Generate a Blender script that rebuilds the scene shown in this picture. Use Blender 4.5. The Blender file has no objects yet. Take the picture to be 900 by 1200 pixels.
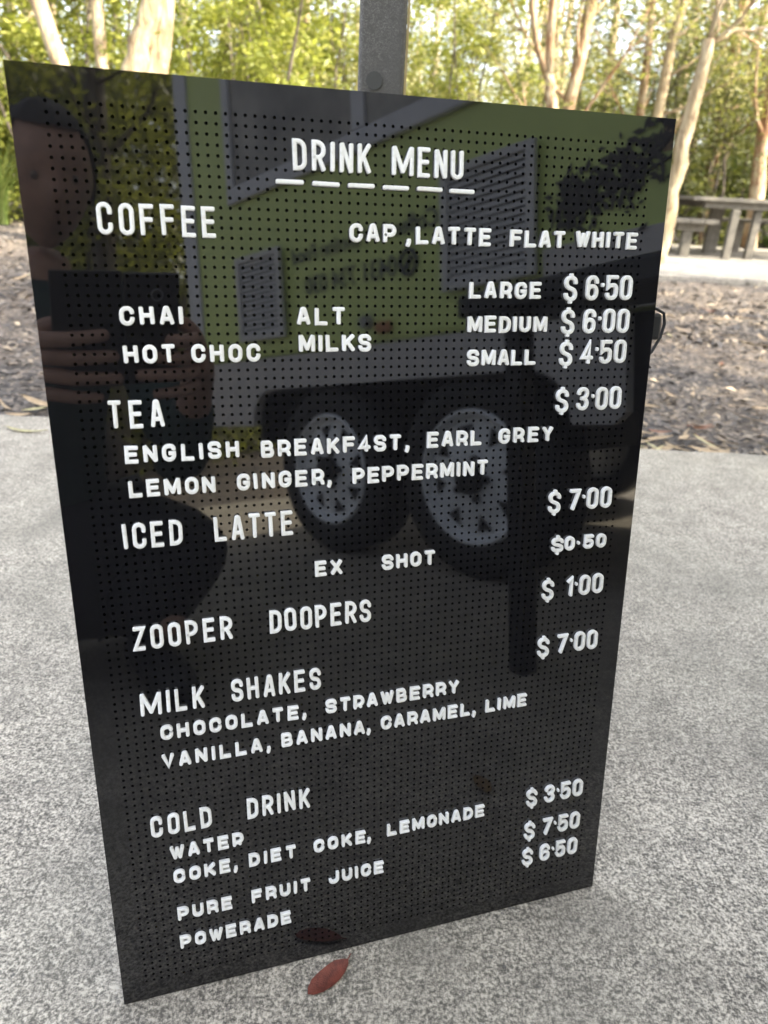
import bpy, bmesh, math, random
import numpy as np
from mathutils import Vector, Matrix
R = math.radians
C = bpy.context.scene.collection
S = bpy.context.scene

# ------------------------------------------------------------------ camera
CAM = Vector((0, 0, 0.6993))
FWD = Vector((0, 0.9084, -0.4180))
RGT = Vector((0.9986, 0.0220, 0.0479))
DWN = Vector((0.0527, -0.4175, -0.9072))
cd = bpy.data.cameras.new('camera'); cam = bpy.data.objects.new('camera', cd); C.objects.link(cam)
cd.sensor_fit = 'VERTICAL'; cd.sensor_height = 36; cd.sensor_width = 27
cd.lens = 842.1 / 1200 * 36
cd.clip_start = 0.004; cd.clip_end = 600
z = -FWD; y = -DWN; x = y.cross(z).normalized(); y = z.cross(x).normalized()
m = Matrix((x, y, z)).transposed().to_4x4(); m.translation = CAM; cam.matrix_world = m
cd.dof.use_dof = True; cd.dof.focus_distance = 0.66; cd.dof.aperture_fstop = 7.0
S.camera = cam

# ------------------------------------------------------------------ light
SUN_EL, SUN_DIR = 38, Vector((0.84, -0.40, 0))      # horizontal direction towards the sun
w = bpy.data.worlds.new('World'); S.world = w; w.use_nodes = True
nt = w.node_tree; nt.nodes.clear()
sky = nt.nodes.new('ShaderNodeTexSky'); sky.sky_type = 'NISHITA'; sky.sun_disc = False
sky.sun_elevation = R(SUN_EL); sky.sun_rotation = math.atan2(SUN_DIR.x, SUN_DIR.y)
sky.air_density = 1.0; sky.dust_density = 4.0
hs = nt.nodes.new('ShaderNodeHueSaturation'); hs.inputs['Saturation'].default_value = 0.45   # a hazy, nearly white sky
bg = nt.nodes.new('ShaderNodeBackground'); bg.inputs[1].default_value = 0.15
wo = nt.nodes.new('ShaderNodeOutputWorld')
nt.links.new(sky.outputs[0], hs.inputs['Color']); nt.links.new(hs.outputs[0], bg.inputs[0]); nt.links.new(bg.outputs[0], wo.inputs[0])
sl = bpy.data.lights.new('sun', 'SUN'); sun = bpy.data.objects.new('sun', sl); C.objects.link(sun)
sl.energy = 3.3; sl.angle = R(0.5); sl.color = (1, 0.89, 0.68)
sd = SUN_DIR.normalized() * math.cos(R(SUN_EL)) + Vector((0, 0, math.sin(R(SUN_EL))))
sun.rotation_euler = sd.to_track_quat('Z', 'Y').to_euler()
S.view_settings.view_transform = 'Standard'; S.view_settings.look = 'None'
S.view_settings.gamma = 1; S.view_settings.exposure = 2.7
S.view_settings.use_curve_mapping = False

# ------------------------------------------------------------------ helpers
def tag(o, label=None, cat=None, group=None, kind=None):
    if label: o['label'] = label
    if cat: o['category'] = cat
    if group: o['group'] = group
    if kind: o['kind'] = kind
    return o

def empty(name, loc=(0, 0, 0), rz=0, label=None, cat=None, group=None):
    o = bpy.data.objects.new(name, None); C.objects.link(o)
    o.empty_display_size = 0.1
    o.location = loc; o.rotation_euler = (0, 0, rz)
    return tag(o, label, cat, group)

def link(name, me, mat=None, parent=None, smooth=False):
    if mat is not None and len(me.materials) == 0: me.materials.append(mat)
    if smooth:
        me.polygons.foreach_set('use_smooth', [True] * len(me.polygons))
    o = bpy.data.objects.new(name, me); C.objects.link(o)
    if parent: o.parent = parent
    return o

def bmobj(name, bm, mat, parent=None, smooth=False):
    me = bpy.data.meshes.new(name); bm.normal_update(); bm.to_mesh(me); bm.free()
    return link(name, me, mat, parent, smooth)

def pydata(name, v, f, mat, parent=None, smooth=False):
    me = bpy.data.meshes.new(name); me.from_pydata([tuple(p) for p in v], [], f); me.update()
    return link(name, me, mat, parent, smooth)

def box(bm, x0, x1, y0, y1, z0, z1, bev=0, mtx=None, seg=2):
    r = bmesh.ops.create_cube(bm, size=1)
    vs = r['verts']
    M = Matrix.Translation(((x0+x1)/2, (y0+y1)/2, (z0+z1)/2)) @ Matrix.Diagonal((abs(x1-x0), abs(y1-y0), abs(z1-z0), 1))
    bmesh.ops.transform(bm, matrix=M, verts=vs)
    if bev:
        es = list({e for v in vs for e in v.link_edges})
        rr = bmesh.ops.bevel(bm, geom=es, offset=bev, segments=seg, affect='EDGES', profile=0.5)
        vs = list({v for f in rr['faces'] for v in f.verts} | {v for v in vs if v.is_valid})
    if mtx is not None:
        bmesh.ops.transform(bm, matrix=mtx, verts=vs)
    return vs

def frame_axes(d):
    d = d.normalized(); a = Vector((0, 0, 1)) if abs(d.z) < 0.9 else Vector((1, 0, 0))
    s = d.cross(a).normalized(); return s, s.cross(d).normalized()

def tube(bm, pts, rad, n=8, cap=True, wob=0, rng=None):
    pts = [Vector(p) for p in pts]
    if not hasattr(rad, '__len__'): rad = [rad] * len(pts)
    rings = []; s = t = None
    for i, p in enumerate(pts):
        d = (pts[min(i+1, len(pts)-1)] - pts[max(i-1, 0)])
        if s is None: s, t = frame_axes(d)
        else:
            d.normalize(); s = (s - d * s.dot(d)).normalized(); t = s.cross(d)
        ring = []
        for k in range(n):
            a = 2*math.pi*k/n; q = rad[i]
            if wob: q *= 1 + wob * rng.uniform(-1, 1)
            ring.append(bm.verts.new(p + s*math.cos(a)*q + t*math.sin(a)*q))
        rings.append(ring)
    for a, b in zip(rings, rings[1:]):
        for k in range(n):
            bm.faces.new((a[k], a[(k+1) % n], b[(k+1) % n], b[k]))
    if cap:
        bm.faces.new(rings[0][::-1]); bm.faces.new(rings[-1])

def prism(bm, pts2, y0, y1, axis='y'):
    """extrude a 2-D outline (x, z) along y"""
    a = [bm.verts.new((p[0], y0, p[1])) for p in pts2]; b = [bm.verts.new((p[0], y1, p[1])) for p in pts2]
    n = len(pts2)
    f1 = bm.faces.new(a); f2 = bm.faces.new(b[::-1])
    for k in range(n): bm.faces.new((a[k], b[k], b[(k+1) % n], a[(k+1) % n]))
    bmesh.ops.recalc_face_normals(bm, faces=bm.faces[:])

# ------------------------------------------------------------------ materials
class N:
    def __init__(s, name):
        s.m = bpy.data.materials.new(name); s.m.use_nodes = True; s.t = s.m.node_tree
        s.b = s.t.nodes['Principled BSDF']; s.out = s.t.nodes['Material Output']
    def new(s, typ, **k):
        n = s.t.nodes.new('ShaderNode' + typ)
        for a, v in k.items(): setattr(n, a, v)
        return n
    def lk(s, a, b): s.t.links.new(a, b)
    def coord(s, kind='Object'):
        return s.new('TexCoord').outputs[kind]
    def noise(s, co, scale, detail=4, rough=0.55, dist=0):
        n = s.new('TexNoise'); s.lk(co, n.inputs['Vector'])
        n.inputs['Scale'].default_value = scale; n.inputs['Detail'].default_value = detail
        n.inputs['Roughness'].default_value = rough; n.inputs['Distortion'].default_value = dist
        return n.outputs['Fac']
    def voro(s, co, scale, out='Distance', feature='F1'):
        n = s.new('TexVoronoi'); n.feature = feature; s.lk(co, n.inputs['Vector']); n.inputs['Scale'].default_value = scale
        return n.outputs[out]
    def ramp(s, fac, stops, interp='LINEAR'):
        n = s.new('ValToRGB'); n.color_ramp.interpolation = interp
        e = n.color_ramp.elements
        while len(e) < len(stops): e.new(0.5)
        for q, (p, c) in zip(e, stops):
            q.position = p; q.color = (*c, 1) if hasattr(c, '__len__') else (c, c, c, 1)
        s.lk(fac, n.inputs['Fac']); return n.outputs['Color']
    def mix(s, fac, a, b, mode='MIX'):
        n = s.new('Mix'); n.data_type = 'RGBA'; n.blend_type = mode
        for v, i in ((fac, 0), (a, 6), (b, 7)):
            if hasattr(v, 'is_output'): s.lk(v, n.inputs[i])
            elif i == 0: n.inputs[0].default_value = v
            else: n.inputs[i].default_value = (*v, 1)
        return n.outputs[2]
    def math(s, op, a, b=0.0):
        n = s.new('Math', operation=op)
        for i, v in enumerate((a, b)):
            if hasattr(v, 'is_output'): s.lk(v, n.inputs[i])
            else: n.inputs[i].default_value = v
        return n.outputs[0]
    def bump(s, h, strength=0.3, dist=0.01):
        n = s.new('Bump'); s.lk(h, n.inputs['Height']); n.inputs['Strength'].default_value = strength
        n.inputs['Distance'].default_value = dist; s.lk(n.outputs[0], s.b.inputs['Normal']); return n
    def set(s, **k):
        names = dict(col='Base Color', rough='Roughness', metal='Metallic', ior='IOR', coat='Coat Weight', spec='Specular IOR Level')
        for a, v in k.items():
            i = s.b.inputs[names[a]]
            if hasattr(v, 'is_output'): s.lk(v, i)
            elif a == 'col': i.default_value = (*v, 1)
            else: i.default_value = v
        return s

def mottled(name, col, rough=0.5, amt=0.25, scale=8, bump=0, metal=0, bscale=None):
    n = N(name); co = n.coord()
    a = tuple(c*(1-amt) for c in col); b = tuple(min(1, c*(1+amt)) for c in col)
    f = n.noise(co, scale, 6, 0.65)
    n.set(col=n.ramp(f, [(0.3, a), (0.7, b)]), rough=rough, metal=metal)
    if bump: n.bump(n.noise(co, bscale or scale*6, 5), bump, 0.004)
    return n.m

M = {}
# glossy black acrylic of the menu board: dust, smears, faint waviness
n = N('gloss_black_acrylic'); co = n.coord()
dust = n.ramp(n.noise(co, 900, 2, 0.5), [(0.70, 0.0), (0.80, 1.0)])
smear = n.ramp(n.noise(co, 5, 6, 0.7, 1.0), [(0.40, 0.0), (0.75, 1.0)])
base = n.mix(n.math('MULTIPLY', dust, 0.10), (0.008, 0.0078, 0.009), (0.35, 0.33, 0.30))
n.set(col=base, rough=n.math('ADD', n.math('MULTIPLY', smear, 0.035), 0.018), ior=1.68)
n.bump(n.noise(co, 4, 2, 0.4), 0.035, 0.01)
M['board'] = n.m
n = N('hole_black'); n.set(col=(0.006, 0.006, 0.006), rough=0.5, spec=0.2); M['hole'] = n.m
n = N('letter_plastic'); co = n.coord('Object')
g = n.new('NewGeometry')
ob = n.new('ObjectInfo')
shade = n.ramp(ob.outputs['Random'], [(0.0, (0.82, 0.81, 0.79)), (1.0, (0.90, 0.90, 0.90))])
dirt = n.ramp(n.noise(co, 160, 4, 0.6), [(0.35, (0.88, 0.88, 0.86)), (0.5, (1, 1, 1))])
n.set(col=n.mix(1.0, shade, dirt, 'MULTIPLY'), rough=0.45)
M['letter'] = n.m

def concrete(name, light, dark, speck, sc=1.0, warm=(0.25, 0.235, 0.19)):
    n = N(name); co = n.coord()
    fine = n.noise(co, 300*sc, 4, 0.70)
    mid = n.noise(co, 125*sc, 4, 0.7, 0.4)
    clump = n.noise(co, 19*sc, 5, 0.65)
    big = n.noise(co, 2.4, 5, 0.6, 0.4)
    mott = n.math('ADD', n.math('ADD', n.math('MULTIPLY', fine, 0.55), n.math('MULTIPLY', mid, 0.33)), n.math('MULTIPLY', clump, 0.12))
    mid_c = tuple(a*0.5+b*0.5 for a, b in zip(dark, light))
    col = n.ramp(mott, [(0.415, tuple(c*.55 for c in dark)), (0.455, dark), (0.490, mid_c), (0.522, light), (0.580, tuple(min(1, c*1.6) for c in light))])
    st = n.voro(co, 85*sc); st2 = n.noise(co, 24*sc, 2)
    stone = n.math('MULTIPLY', n.ramp(st, [(0.13, 1.0), (0.2, 0.0)]), n.ramp(st2, [(0.5, 0.0), (0.58, 1.0)]))
    col = n.mix(n.math('MULTIPLY', stone, 0.7), col, speck)
    col = n.mix(n.ramp(big, [(0.42, 0.0), (0.66, 0.8)]), col, n.mix(0.5, warm, col))
    col = n.mix(n.ramp(n.noise(co, 6, 6, 0.7), [(0.47, 0.0), (0.66, 0.45)]), col, tuple(c*0.95 for c in dark))
    n.set(col=col, rough=0.88, spec=0.25)
    n.bump(mott, 0.5, 0.003)
    return n.m
M['slab'] = concrete('exposed_concrete', (0.405, 0.365, 0.305), (0.165, 0.150, 0.128), (0.09, 0.088, 0.088))
M['pad'] = concrete('pad_concrete', (0.27, 0.25, 0.22), (0.15, 0.14, 0.13), (0.15, 0.15, 0.15), 0.4)

n = N('bark_mulch'); co = n.coord()
cell = n.voro(co, 46, 'Color'); sep = n.new('SeparateColor'); n.lk(cell, sep.inputs[0])
chips = n.ramp(sep.outputs[0], [(0.0, (0.055, 0.050, 0.048)), (0.5, (0.115, 0.106, 0.100)), (0.85, (0.20, 0.18, 0.16)), (1.0, (0.34, 0.28, 0.22))])
fine = n.ramp(n.noise(co, 120, 5, 0.7), [(0.35, (0.55, 0.53, 0.52)), (0.65, (1.15, 1.12, 1.1))])
col = n.mix(1.0, chips, fine, 'MULTIPLY')
patch = n.ramp(n.noise(co, 0.8, 5, 0.65, 0.5), [(0.42, 0.0), (0.62, 1.0)])
col = n.mix(n.math('MULTIPLY', patch, 0.30), col, (0.27, 0.205, 0.15))
n.set(col=col, rough=0.95, spec=0.2)
n.bump(n.math('ADD', n.voro(co, 46), n.noise(co, 90, 4)), 0.8, 0.012)
M['mulch'] = n.m
n = N('mulch_chip'); ri = n.new('NewGeometry').outputs['Random Per Island']
n.set(col=n.ramp(ri, [(0, (0.04, 0.036, 0.034)), (0.45, (0.11, 0.10, 0.094)), (0.78, (0.21, 0.185, 0.165)), (0.94, (0.33, 0.27, 0.20)), (1, (0.44, 0.36, 0.26))]), rough=0.9, spec=0.2)
M['chip'] = n.m

def leafmat(name, stops, trans=0.35, rough=0.5):
    n = N(name); ri = n.new('NewGeometry').outputs['Random Per Island']
    co = n.coord(); cl = n.noise(co, 0.9, 3)
    f = n.math('ADD', n.math('MULTIPLY', ri, 0.6), n.math('MULTIPLY', n.math('SUBTRACT', cl, 0.3), 1.0))
    c = n.ramp(f, stops)
    n.set(col=c, rough=rough, spec=0.35)
    tr = n.new('BsdfTranslucent'); n.lk(n.mix(0.5, c, (0.42, 0.46, 0.05), 'MIX'), tr.inputs['Color'])
    mx = n.new('MixShader'); mx.inputs[0].default_value = trans
    n.lk(n.b.outputs[0], mx.inputs[1]); n.lk(tr.outputs[0], mx.inputs[2]); n.lk(mx.outputs[0], n.out.inputs[0])
    return n.m
M['leaf_bright'] = leafmat('leaf_bright', [(0.1, (0.075, 0.095, 0.02)), (0.5, (0.19, 0.215, 0.04)), (0.9, (0.38, 0.37, 0.085))], 0.46)
M['leaf_olive'] = leafmat('leaf_olive', [(0.1, (0.045, 0.055, 0.022)), (0.5, (0.095, 0.11, 0.042)), (0.9, (0.20, 0.195, 0.085))], 0.3)
M['leaf_pale'] = leafmat('leaf_pale', [(0.1, (0.11, 0.115, 0.035)), (0.5, (0.24, 0.23, 0.08)), (0.9, (0.40, 0.36, 0.16))], 0.38)
M['leaf_deep'] = leafmat('leaf_deep', [(0.1, (0.02, 0.045, 0.012)), (0.5, (0.045, 0.085, 0.02)), (0.9, (0.10, 0.15, 0.035))], 0.3)
M['grass'] = leafmat('grass_blade', [(0.1, (0.05, 0.085, 0.02)), (0.5, (0.12, 0.17, 0.045)), (0.9, (0.28, 0.30, 0.10))], 0.3)

def barkmat(name, a, b, c, flake):
    n = N(name); co = n.coord()
    mp = n.new('Mapping'); mp.inputs['Scale'].default_value = (8, 8, 2.0); n.lk(co, mp.inputs[0])
    f = n.noise(mp.outputs[0], 1.3, 6, 0.7, 0.8)
    col = n.ramp(f, [(0.34, a), (0.47, b), (0.62, c)])
    pl = n.ramp(n.noise(mp.outputs[0], 0.8, 5, 0.7, 1.2), [(0.53, 0.0), (0.57, 1.0)])
    col = n.mix(n.math('MULTIPLY', pl, 0.8), col, flake)
    n.set(col=col, rough=0.85, spec=0.2)
    n.bump(n.noise(mp.outputs[0], 3, 6), 0.8, 0.04)
    return n.m
M['bark_cream'] = barkmat('bark_cream', (0.16, 0.11, 0.065), (0.32, 0.25, 0.155), (0.45, 0.375, 0.25), (0.22, 0.155, 0.10))
M['bark_orange'] = barkmat('bark_orange', (0.13, 0.075, 0.04), (0.29, 0.195, 0.115), (0.46, 0.38, 0.26), (0.22, 0.11, 0.06))
M['bark_grey'] = barkmat('bark_grey', (0.06, 0.05, 0.04), (0.12, 0.10, 0.085), (0.22, 0.19, 0.16), (0.08, 0.06, 0.05))

def plain(name, col, rough=0.5, metal=0, amt=0.18, scale=12, bump=0):
    return mottled(name, col, rough, amt, scale, bump, metal)

n = N('galvanised_steel'); co = n.coord()
sp = n.voro(co, 170); g2 = n.noise(co, 9, 4)
line = n.ramp(n.noise(co, 120, 3, 0.6, 2.5), [(0.49, 0.0), (0.52, 1.0), (0.55, 0.0)])
mask = n.math('MULTIPLY', line, n.ramp(g2, [(0.36, 0.0), (0.55, 1.0)]))
n.set(col=n.mix(n.math('MULTIPLY', mask, 0.75), (0.068, 0.064, 0.060), (0.25, 0.24, 0.225)), rough=0.6, metal=0.0)
M['galv'] = n.m
M['galv_rim'] = plain('rusty_edge', (0.33, 0.25, 0.12), 0.7)
M['roof'] = plain('roof_sheet', (0.45, 0.44, 0.42), 0.5)
M['timber'] = mottled('weathered_timber', (0.115, 0.105, 0.088), 0.8, 0.35, 14, 0.4)
M['lime'] = plain('lime_paint', (0.62, 0.74, 0.24), 0.35, amt=0.05, scale=3)
M['grey'] = plain('grey_panel', (0.55, 0.53, 0.53), 0.45, amt=0.08)
M['trim'] = plain('aluminium_trim', (0.66, 0.67, 0.72), 0.4, amt=0.08)
M['louvre'] = plain('louvre_grey', (0.62, 0.62, 0.63), 0.45, amt=0.06)
M['black'] = plain('black_rubber', (0.018, 0.018, 0.02), 0.7)
M['blackmetal'] = plain('black_powdercoat', (0.018, 0.018, 0.022), 0.45)
M['ink'] = plain('dark_ink', (0.045, 0.045, 0.09), 0.6)
M['print'] = plain('dark_print', (0.055, 0.052, 0.05), 0.6)
M['rim'] = plain('painted_rim', (0.82, 0.84, 0.88), 0.35, amt=0.06)
M['amber'] = plain('amber_lens', (0.42, 0.12, 0.03), 0.25)
M['lamp'] = plain('grey_lamp', (0.30, 0.30, 0.34), 0.3)
n = N('dark_glass'); n.set(col=n.ramp(n.noise(n.coord(), 3.2, 4, 0.6), [(0.35, (0.14, 0.13, 0.12)), (0.65, (0.48, 0.46, 0.42))]), rough=0.12); M['glass'] = n.m  # pale grey-brown mottle stands in for bright reflections in the pane
M['skin'] = mottled('skin', (0.52, 0.31, 0.235), 0.5, 0.2, 40, 0.1)
M['shirt'] = mottled('teal_shirt', (0.02, 0.055, 0.05), 0.85, 0.3, 30, 0.3)
M['trousers'] = mottled('dark_trousers', (0.016, 0.016, 0.022), 0.85, 0.3, 30, 0.3)
M['hair'] = mottled('dark_hair', (0.02, 0.015, 0.012), 0.6, 0.3, 60, 0.4)
M['shoe'] = plain('black_shoe', (0.02, 0.02, 0.02), 0.6)
M['phone'] = plain('phone_case', (0.012, 0.012, 0.014), 0.4)
M['tan_leaf'] = mottled('tan_leaf', (0.33, 0.245, 0.15), 0.7, 0.3, 30, 0.2)
M['yellow_leaf'] = mottled('yellow_leaf', (0.36, 0.32, 0.17), 0.65, 0.25, 30, 0.2)
M['rust_leaf'] = mottled('rust_leaf', (0.20, 0.095, 0.055), 0.65, 0.35, 30, 0.2)
M['red_leaf'] = mottled('red_leaf', (0.145, 0.036, 0.022), 0.6, 0.45, 120, 0.3)
M['brown_leaf'] = mottled('brown_leaf', (0.20, 0.13, 0.06), 0.7, 0.3, 60, 0.2)

# ------------------------------------------------------------------ the ground
rng = random.Random(4)
def sheet(name, x0, x1, y0, y1, z, nx, ny, mat, amp=0, seed=0):
    bm = bmesh.new(); rg = random.Random(seed); vs = []
    for j in range(ny+1):
        for i in range(nx+1):
            vs.append(bm.verts.new((x0+(x1-x0)*i/nx, y0+(y1-y0)*j/ny, z + (rg.uniform(-amp, amp) if amp else 0))))
    for j in range(ny):
        for i in range(nx):
            a = j*(nx+1)+i; bm.faces.new((vs[a], vs[a+1], vs[a+nx+2], vs[a+nx+1]))
    return bmobj(name, bm, mat, None, True)
tag(sheet('ground', -200, 200, -200, 200, -0.075, 40, 40, M['mulch']), kind='structure')
tag(sheet('mulch_bed', -9, 9, 1.9, 14, -0.045, 150, 100, M['mulch'], 0.012, 3), kind='structure')
def slab_edge(name, x0, x1, y0, y1, zt, zb, mat, seed):
    bm = bmesh.new(); rg = random.Random(seed); n_ = 160; top = []; low = []; back = []
    for i in range(n_+1):
        xx = x0 + (x1-x0)*i/n_; j = rg.uniform(-1, 1)*0.004
        back.append(bm.verts.new((xx, y0, zt)))
        top.append((bm.verts.new((xx, y1 - 0.012 + j, zt)), bm.verts.new((xx, y1 + j, zt - 0.010))))
        low.append(bm.verts.new((xx, y1 + j, zb)))
    for i in range(n_):
        bm.faces.new((back[i], back[i+1], top[i+1][0], top[i][0]))
        bm.faces.new((top[i][0], top[i+1][0], top[i+1][1], top[i][1]))
        bm.faces.new((top[i][1], top[i+1][1], low[i+1], low[i]))
    return bmobj(name, bm, mat)
tag(slab_edge('pavement', -5, 5, -2.9, 2.09, 0, -0.12, M['slab'], 5), kind='structure')
bm = bmesh.new(); box(bm, 2.05, 8.5, 7.25, 12.2, -0.10, 0.012, 0.008)
tag(bmobj('concrete_pad', bm, M['pad']), kind='structure')

# bark chips scattered on the mulch (uncountable)
nr = np.random.default_rng(7)
def chips(n_, x0, x1, y0, y1, zz, s0, s1):
    P = np.stack([nr.uniform(x0, x1, n_), y0 + (y1-y0)*nr.random(n_)**1.6, np.full(n_, zz)], 1)
    a = nr.uniform(0, 2*np.pi, n_); L = nr.uniform(s0, s1, n_); W = L*nr.uniform(0.18, 0.5, n_)
    tilt = nr.uniform(-0.45, 0.45, n_); 
    d = np.stack([np.cos(a), np.sin(a), tilt], 1)*L[:, None]/2
    e = np.stack([-np.sin(a), np.cos(a), nr.uniform(-0.4, 0.4, n_)], 1)*W[:, None]/2
    h = np.array([0, 0, 1.0])*(W*0.35)[:, None]
    top = [P+d+h*0.2, P+e+h, P-d+h*0.2, P-e+h]
    return np.stack(top, 1).reshape(-1, 3), np.arange(4*n_).reshape(-1, 4)
def quads(name, V, F, mat, parent=None):
    me = bpy.data.meshes.new(name)
    me.vertices.add(len(V)); me.vertices.foreach_set('co', np.ascontiguousarray(V, dtype=np.float32).ravel())
    me.loops.add(F.size); me.loops.foreach_set('vertex_index', F.astype(np.int32).ravel())
    me.polygons.add(len(F)); me.polygons.foreach_set('loop_start', np.arange(0, F.size, F.shape[1], dtype=np.int32))
    me.update(calc_edges=True); me.validate()
    return link(name, me, mat, parent)
V1, F1 = chips(26000, -4.2, 4.6, 2.11, 6.5, -0.036, 0.012, 0.055)
V2, F2 = chips(12000, -8, 8, 4, 13, -0.036, 0.03, 0.10)
tag(quads('bark_chips', np.vstack([V1, V2]), np.vstack([F1, F2+len(V1)]), M['chip']),
    'loose grey brown bark chips covering the mulch bed', 'bark mulch', kind='stuff')

# ------------------------------------------------------------------ menu board
BW, BH, BT = 0.4905, 0.7631, 0.007
bu = Vector((0.95206, 0.30592, 0)).normalized()
lean = R(8.476)
back = Vector((-bu.y, bu.x, 0))
bv = (Vector((0, 0, math.cos(lean))) + back*math.sin(lean)).normalized()
bn = bu.cross(bv)
ORG = Vector((-0.2144, 0.4057, 0.001))
MB = Matrix((bu, bv, bn)).transposed().to_4x4(); MB.translation = ORG
board = bpy.data.objects.new('menu_board', None); C.objects.link(board); board.empty_display_size = .1
board.matrix_world = MB
tag(board, 'glossy black perforated menu board covered in white letters, standing on the concrete', 'menu board')

def perforated():
    nx, ny = 69, 111; px = 0.00659; py = 0.00656; r = 0.00116; dep = 0.0035; K = 12
    x0 = (BW - nx*px)/2; y0 = (BH - ny*py)/2
    gx = x0 + px*np.arange(nx+1); gy = y0 + py*np.arange(ny+1)
    GX, GY = np.meshgrid(gx, gy); grid = np.stack([GX, GY, np.zeros_like(GX)], -1).reshape(-1, 3)
    ng = len(grid); ang = R(45) + 2*np.pi*np.arange(K)/K
    cx = (gx[:-1]+gx[1:])/2; cy = (gy[:-1]+gy[1:])/2; CX, CY = np.meshgrid(cx, cy)
    cen = np.stack([CX, CY], -1).reshape(-1, 2); nh = len(cen)
    ring = np.zeros((nh, 2*K, 3)); ring[:, :K, :2] = cen[:, None, :] + r*np.stack([np.cos(ang), np.sin(ang)], -1)
    ring[:, K:, :] = ring[:, :K, :]; ring[:, K:, 2] = -dep
    V = np.vstack([grid, ring.reshape(-1, 3)])
    faces = []; st = nx+1
    for h in range(nh):
        j, i = divmod(h, nx); a = j*st+i
        c = [a+st+1, a+st, a, a+1]            # corners at 45, 135, 225, 315 degrees
        b = ng + h*2*K
        for q in range(4):
            k0 = q*3
            r_ = [b+(k0+k) % K for k in range(4)]
            faces.append((c[q], c[(q+1) % 4], r_[3], r_[2], r_[1], r_[0]))
        for k in range(K):
            faces.append((b+k, b+(k+1) % K, b+K+(k+1) % K, b+K+k))
    V = V.tolist()
    def q4(*p):
        i = len(V); V.extend(p); faces.append((i, i+1, i+2, i+3))
    X0, X1, Y0, Y1 = gx[0], gx[-1], gy[0], gy[-1]
    q4((0, 0, 0), (BW, 0, 0), (BW, Y0, 0), (0, Y0, 0)); q4((0, Y1, 0), (BW, Y1, 0), (BW, BH, 0), (0, BH, 0))
    q4((0, Y0, 0), (X0, Y0, 0), (X0, Y1, 0), (0, Y1, 0)); q4((X1, Y0, 0), (BW, Y0, 0), (BW, Y1, 0), (X1, Y1, 0))
    for p, q in (((0, 0), (BW, 0)), ((BW, 0), (BW, BH)), ((BW, BH), (0, BH)), ((0, BH), (0, 0))):
        q4((p[0], p[1], 0), (p[0], p[1], -BT), (q[0], q[1], -BT), (q[0], q[1], 0))
    q4((0, 0, -BT), (0, BH, -BT), (BW, BH, -BT), (BW, 0, -BT))
    return V, faces
V, F = perforated()
fp = pydata('front_panel', V, F, M['board'], board)
bm = bmesh.new(); box(bm, 0.004, BW-0.004, 0.004, BH-0.004, -0.0060, -0.0040)
bmobj('backing_sheet', bm, M['hole'], board)
# rear leg frame, hinge bar and elastic strap of the stand
bm = bmesh.new()
Mi = MB.inverted()
def Lb(p): return Mi @ Vector(p)
top_l = MB @ Vector((0.06, BH-0.05, -0.012)); top_r = MB @ Vector((BW-0.06, BH-0.05, -0.012))
fl = ORG + bu*0.06 + back*0.36; fr = ORG + bu*(BW-0.06) + back*0.36
fl.z = fr.z = 0.012
for a, b in ((top_l, fl), (top_r, fr), (fl, fr), (top_l, top_r)): tube(bm, [Lb(a), Lb(b)], 0.010, 8)
bmobj('rear_leg', bm, M['blackmetal'], board, True)
bm = bmesh.new()
tube(bm, [(BW-0.05, BH-0.148, -0.011), (BW-0.01, BH-0.147, -0.012), (BW+0.010, BH-0.147, -0.013), (BW+0.019, BH-0.151, -0.013), (BW+0.021, BH-0.160, -0.013), (BW+0.018, BH-0.172, -0.013),
          (BW+0.010, BH-0.184, -0.012), (BW-0.002, BH-0.196, -0.011), (BW-0.03, BH-0.215, -0.011)], 0.0014, 8)
tube(bm, [(BW+0.002, BH-0.189, -0.012), (BW+0.012, BH-0.199, -0.014)], 0.0009, 6)
bmobj('strap', bm, M['blackmetal'], board, True)
bm = bmesh.new(); box(bm, BW-0.03, BW+0.0155, BH-0.174, BH-0.151, -0.017, -0.0085, 0.003)
bmobj('clip', bm, M['blackmetal'], board)

# ------------------------------------------------------------------ peg letters
def fillet(pts, closed, rmax, seg=5):
    """polyline of (x, y, r) corners -> points with rounded corners"""
    out = []; n_ = len(pts)
    for i, p in enumerate(pts):
        P = Vector(p[:2]); r = p[2] if len(p) > 2 else 0
        if (not closed and i in (0, n_-1)) or r == 0:
            out.append(P); continue
        A = Vector(pts[i-1][:2]); B = Vector(pts[(i+1) % n_][:2])
        a = (A-P); b = (B-P); la, lb = a.length, b.length; a.normalize(); b.normalize()
        th = math.acos(max(-1, min(1, a.dot(b))))
        def lim(q, l):
            return l/2 if (len(q) > 2 and q[2]) else l*0.98
        t = min(r/math.tan(th/2), lim(pts[i-1], la), lim(pts[(i+1) % n_], lb))
        rr = t*math.tan(th/2); ctr = P + (a+b).normalized()*(rr/math.sin(th/2))
        s = P + a*t; e = P + b*t
        a0 = math.atan2(s.y-ctr.y, s.x-ctr.x); a1 = math.atan2(e.y-ctr.y, e.x-ctr.x)
        d = (a1-a0+math.pi) % (2*math.pi) - math.pi
        for k in range(seg+1):
            q = a0 + d*k/seg; out.append(ctr + Vector((math.cos(q), math.sin(q)))*rr)
    res = []
    for p in out:
        if not res or (p-res[-1]).length > 1e-5: res.append(p)
    if closed and (res[0]-res[-1]).length < 1e-5: res.pop()
    return res

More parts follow.
